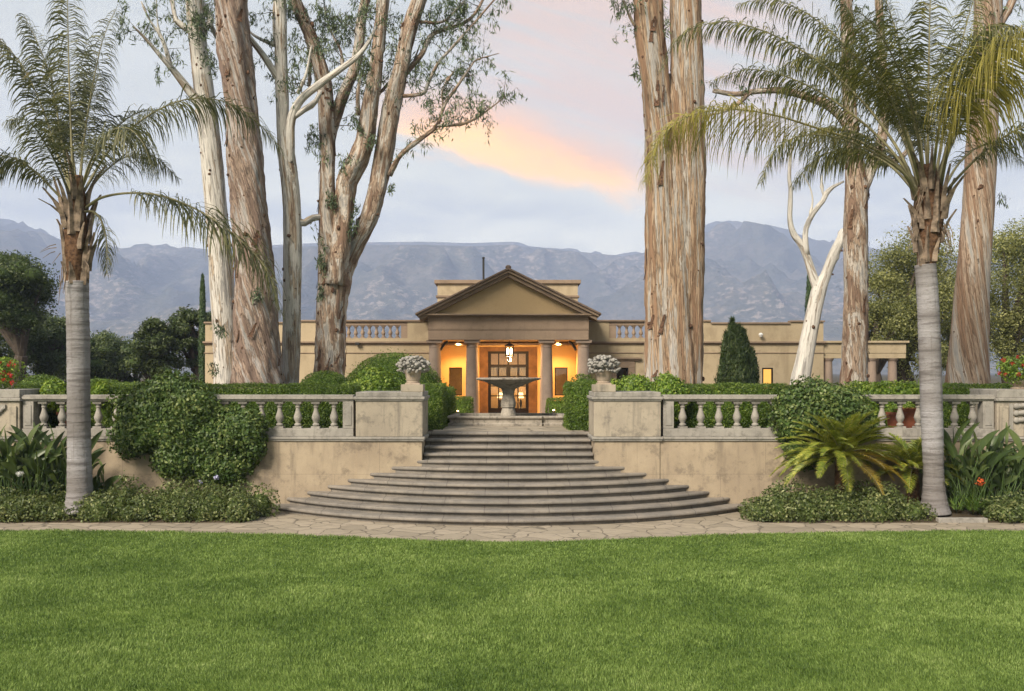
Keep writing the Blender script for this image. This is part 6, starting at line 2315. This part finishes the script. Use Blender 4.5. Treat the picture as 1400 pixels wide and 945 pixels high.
bed_shrub('low small-leaved shrub along the path under the creeper, right of the left palm', X(98, 22), X(364, 22), 21.78, 23.1, 0.86, 26000, 1)
bed_shrub('low small-leaved shrub along the path at the far left, left of the left palm', X(-40, 22), X(94, 22), 21.75, 23.0, 0.74, 13000, 2)
bed_shrub('low small-leaved shrub along the path in front of the big cycad', X(1020, 22), X(1268, 22), 21.80, 23.0, 0.84, 24000, 3)
bed_shrub('low light green shrub along the path at the far right corner', X(1347, 22), X(1470, 22), 21.70, 22.7, 0.66, 9000, 4)


# ------------------------------------------------------------------ bold-leaved plants
def paddle_plant(label, px0, px1, py_base, py_top, D, n, seed, group):
    rr = random.Random(seed)
    base = at((px0 + px1) / 2, py_base, D)
    base.z = 0.22
    t = thing('bird_of_paradise_plant', label, 'plant', tuple(base), group)
    leaves_q, stems = [], MB()
    hmax = Z(py_top, D) - 0.2
    for i in range(n):
        x = X(rr.uniform(px0, px1), D)
        y = D + rr.uniform(-0.45, 0.45)
        a = rr.uniform(0, 6.28)
        lean = rr.uniform(0.05, 0.85)
        h = hmax * rr.uniform(0.45, 1.0) * (1 - 0.35 * lean)
        p0 = Vector((x, y, 0.15))
        d = Vector((math.cos(a) * lean, math.sin(a) * lean * 0.8, 1)).normalized()
        p1 = p0 + d * h * 0.72
        stems.tube([p0, p0.lerp(p1, 0.5), p1], [0.016, 0.013, 0.010], 6)
        ln = h * 0.28 + 0.17
        wv = rr.uniform(0.050, 0.090)
        sd_ = d.cross(Vector((math.sin(a + rr.uniform(-1, 1)), -math.cos(a), 0.2))).normalized()
        q = p1.copy()
        prev = None
        dd = d.copy()
        for j in range(7):
            u = j / 6
            ww = wv * math.sin(math.pi * min(1, 0.06 + u * 0.94)) ** 0.75 if u < 1 else 0.006
            nrm_ = sd_.cross(dd).normalized()
            L_ = q - sd_ * ww + nrm_ * ww * 0.35
            R_ = q + sd_ * ww + nrm_ * ww * 0.35
            if prev:
                leaves_q += [prev[0], prev[1], q, L_, prev[1], prev[2], R_, q]
            prev = (L_, q.copy(), R_)
            dd = (dd + Vector((math.cos(a) * 0.12, math.sin(a) * 0.12, -0.13 * lean * 3 * u))).normalized()
            q = q + dd * (ln / 6)
    V = np.array([tuple(v) for v in leaves_q])
    # weld each blade's quads so a leaf keeps one tone
    np_weld('foliage', V, M['paddle'], t)
    stems.build('stems', M['stem'], t, smooth=True)
    return t


def np_weld(name, V, mat, parent):
    key = np.round(V, 6)
    u, inv = np.unique(key, axis=0, return_inverse=True)
    inv = inv.reshape(-1)
    me = bpy.data.meshes.new(name)
    org = np.array(parent['wl'])
    me.from_pydata((u - org).tolist(), [], inv.reshape(-1, 4).tolist())
    me.materials.append(mat)
    me.polygons.foreach_set('use_smooth', [True] * len(me.polygons))
    me.update()
    me.validate()
    o = bpy.data.objects.new(name, me)
    C.objects.link(o)
    o.parent = parent
    o['wl'] = tuple(org)
    return o


G_ = 'broad-leaved bird of paradise clumps'
paddle_plant('broad-leaved bird of paradise clump at the far left, in front of the balustrade', -40, 62, 680, 562, 22.95, 190, 1, G_)
paddle_plant('darker broad-leaved bird of paradise clump tucked behind the left palm trunk', 66, 104, 680, 576, 23.1, 70, 2, G_)
paddle_plant('tall broad-leaved bird of paradise clump right of the right palm trunk', 1296, 1352, 670, 562, 23.0, 130, 3, G_)
paddle_plant('broad-leaved bird of paradise clump at the far right below the carved pier', 1356, 1440, 670, 574, 22.9, 150, 4, G_)
paddle_plant('small dark broad-leaved clump against the wall, right of the left palm trunk', 122, 150, 690, 624, 23.2, 26, 5, G_)


def cycad(label, px, py, D, n, size, seed, old=7, group=None):
    rr = random.Random(seed)
    c = at(px, py, D)
    base = (c.x, c.y, 0.25)
    t = thing('cycad', label, 'plant', base, group)
    b = MB()
    b.tube([Vector((c.x, c.y, 0.2)), Vector((c.x, c.y, c.z - 0.02))], [0.16, 0.13], 14)
    b.build('trunk', M['fibre'], t, smooth=True)
    q_new, q_old = [], []
    stalk = MB()
    stalk_old = MB()
    for i in range(n):
        u = i / n
        az_ = i * 2.39996 + rr.uniform(-0.15, 0.15)
        el_ = 1.25 - 1.40 * u ** 0.75 + rr.uniform(-0.12, 0.12)
        ln = size * rr.uniform(0.85, 1.1) * (0.8 + 0.25 * u)
        curve = arc_frond(Vector((c.x, c.y, c.z)), az_, el_, ln, 0.60 + 0.25 * u)
        aged = i >= n - old and (math.cos(az_) > 0.0) and math.sin(az_) < 0.6
        pts, rad, V = frond_geo(curve, 0.012, 0.27, 0.024, 74, 0.35, 0.12, 0.5, plume=0.10)
        (q_old if aged else q_new).append((V, 0))
        (stalk_old if aged else stalk).tube(pts, rad, 5)
    np_object('fronds', q_new, M['cycad'], t, cores=[(stalk.v, stalk.f, 1)], mats=[M['cycad'], M['rachis']])
    if q_old:
        np_object('old_fronds', q_old, M['cycad_old'], t, cores=[(stalk_old.v, stalk_old.f, 1)], mats=[M['cycad_old'], M['rachis']])['label'] = 'yellowed lower fronds on the palm side'
    return t


cycad('large spreading cycad with yellowed lower fronds, in front of the right creeper', 1150, 622, 22.95, 84, 1.58, 2, 22)
cycad('smaller dark cycad half hidden behind the right palm trunk', 1248, 640, 23.2, 30, 1.1, 5, 0)


def strap_clump(name, label, px, py, D, n, size, mat, seed, flowers=None, group=None):
    rr = random.Random(seed)
    c = at(px, py, D)
    c.z = 0.22
    t = thing(name, label, 'plant', tuple(c), group)
    Q = []
    for i in range(n):
        a = rr.uniform(0, 6.28)
        lean = rr.uniform(0.15, 1.1)
        q = c + Vector((rr.uniform(-.16, .16) * size, rr.uniform(-.12, .12) * size, 0))
        d = Vector((math.cos(a) * lean, math.sin(a) * lean, 1)).normalized()
        sd_ = Vector((-math.sin(a), math.cos(a), 0))
        ln = size * rr.uniform(0.7, 1.1)
        prev = None
        for j in range(6):
            u = j / 5
            ww = 0.020 * size * (1 - u ** 3) + 0.001
            cur = (q - sd_ * ww, q + sd_ * ww)
            if prev:
                Q += [prev[0], prev[1], cur[1], cur[0]]
            prev = cur
            d = (d + Vector((math.cos(a) * .1, math.sin(a) * .1, -0.22 * lean))).normalized()
            q = q + d * ln / 5
    np_weld('foliage', np.array([tuple(v) for v in Q]), M[mat], t)
    if flowers:
        fm, pts, rad_ = flowers
        for (fx, fy) in pts:
            p = at(fx, fy, D - 0.22)
            b = MB()
            root = Vector((c.x + (p.x - c.x) * 0.3, c.y, 0.25))
            b.tube([root, root.lerp(p, 0.55) + Vector((0, -.02, 0.04)), p], [0.007, 0.006, 0.005], 6)
            st = b.build('flower_stalk', M['stem'], t, smooth=True)
            P, N = on_ball(70, p, (rad_, rad_, rad_ * 0.75), 0.6, 0.2, 8)
            V = leaf_geo(P, N, 0.05, 0.026, tilt=0.5)
            fl = np_object('flower_head', [(V, 0)], M[fm], t)
            fl.parent = st
    return t


strap_clump('agapanthus_plant', 'yellow-green strap-leaved clump with pale lilac heads under the left creeper', 240, 668, 23.2, 40, 0.75, 'strap', 1, ('petal_b', [(296, 653), (274, 660)], 0.065))
strap_clump('agapanthus_plant', 'strap-leaved clump with one white flower head at the far left', 35, 672, 22.6, 30, 0.7, 'strap', 2, ('petal_w', [(27, 648)], 0.085))
strap_clump('clivia_plant', 'strap-leaved clump with a bright orange flower head, right of the right palm', 1330, 690, 22.2, 46, 0.62, 'strap', 3, ('orange', [(1340, 659)], 0.10))
strap_clump('strap_leaved_plant', 'plain strap-leaved clump at the foot of the right palm', 1308, 690, 22.3, 30, 0.5, 'strap', 4)
strap_clump('strap_leaved_plant', 'plain strap-leaved clump at the foot of the left palm', 88, 690, 22.5, 26, 0.5, 'strap', 5)

# kerb at the gap in the right-hand bed
b = MB()
b.box(X(1283, 21.75), X(1350, 21.75), 21.72, 21.90, -0.05, 0.10)
tag(b.build('kerb', M['stone'], bevel=0.015), kind='structure')

# ------------------------------------------------------------------ pots and red flowers
for px, py, w_, lab in ((1241, 590, 34, 'large terracotta pot behind the right balustrade, beside the palm trunk'), (1222, 588, 20, 'smaller terracotta pot behind the right balustrade, between two balusters'), (91, 585, 24, 'terracotta pot behind the left balustrade, beside the left palm trunk')):
    D = 24.7
    x = X(px, D)
    r = w_ / 2 * D / FX
    t = thing('flower_pot', lab, 'pot', (x, D, 1.8), 'terracotta pots')
    h = 0.62 if w_ > 30 else 0.52
    b = MB()
    b.lathe([(r * 0.68, 0), (r * 0.72, 0.03), (r * 0.92, h * 0.75), (r * 1.0, h * 0.86), (r * 1.08, h * 0.87), (r * 1.08, h), (r * 0.92, h), (r * 0.9, h * 0.9)], (x, D, 1.803), 24)
    b.build('pot_body', M['terracotta'], t, smooth=True)
    P, N = on_ball(260, (x, D, 1.8 + h + 0.03), (r * 1.0, r * 1.0, 0.14), 0.6, 0.2, 6)
    np_object('pot_plant', [(leaf_geo(P, N, 0.06, 0.035), 0)], M['hedge2'], t)

D = 24.3
c = at(1392, 506, D)
t = thing('geranium_urn', 'pale urn of red geraniums on the carved pier at the far right', 'urn', (c.x, D, 2.902))
b = MB()
b.lathe([(0.17, 0), (0.18, 0.03), (0.10, 0.06), (0.13, 0.10), (0.22, 0.16), (0.26, 0.20), (0.24, 0.205)], (c.x, D, 2.904), 24)
b.build('pot', M['urn'], t, smooth=True)
P, N = on_ball(1500, (c.x, D, 3.36), (0.52, 0.42, 0.36), 0.6, 0.2, 5)
np_object('foliage', [(leaf_geo(P, N, 0.07, 0.05), 0)], M['hedge2'], t)
q = []
for fx, fy in ((1372, 492), (1374, 512), (1393, 512), (1384, 497), (1398, 500), (1366, 510), (1391, 488)):
    p = at(fx, fy, D - 0.42)
    P, N = on_ball(34, p, (0.05, 0.04, 0.045), 0.7, 0.2, 9)
    np_object('flower', [(leaf_geo(P, N, 0.034, 0.026), 0)], M['red'], t)
D = 24.6
P, N = on_ball(1500, tuple(at(2, 510, D)), (0.52, 0.4, 0.42), 0.6, 0.25, 5)
c = at(2, 520, D)
t = thing('flowering_bush', 'red-flowering bush behind the carved pier at the far left', 'bush', (c.x, D, 2.9))
np_object('foliage', [(leaf_geo(P, N, 0.075, 0.05), 0)], M['hedge2'], t)
q = []
rr = random.Random(4)
for k in range(20):
    p = at(rr.uniform(-18, 19), rr.uniform(492, 530), D - rr.uniform(0.25, 0.42))
    P, N = on_ball(16, p, (0.05, 0.04, 0.05), 0.7, 0.2, 9)
    np_object('flower', [(leaf_geo(P, N, 0.042, 0.032), 0)], M['red'], t)
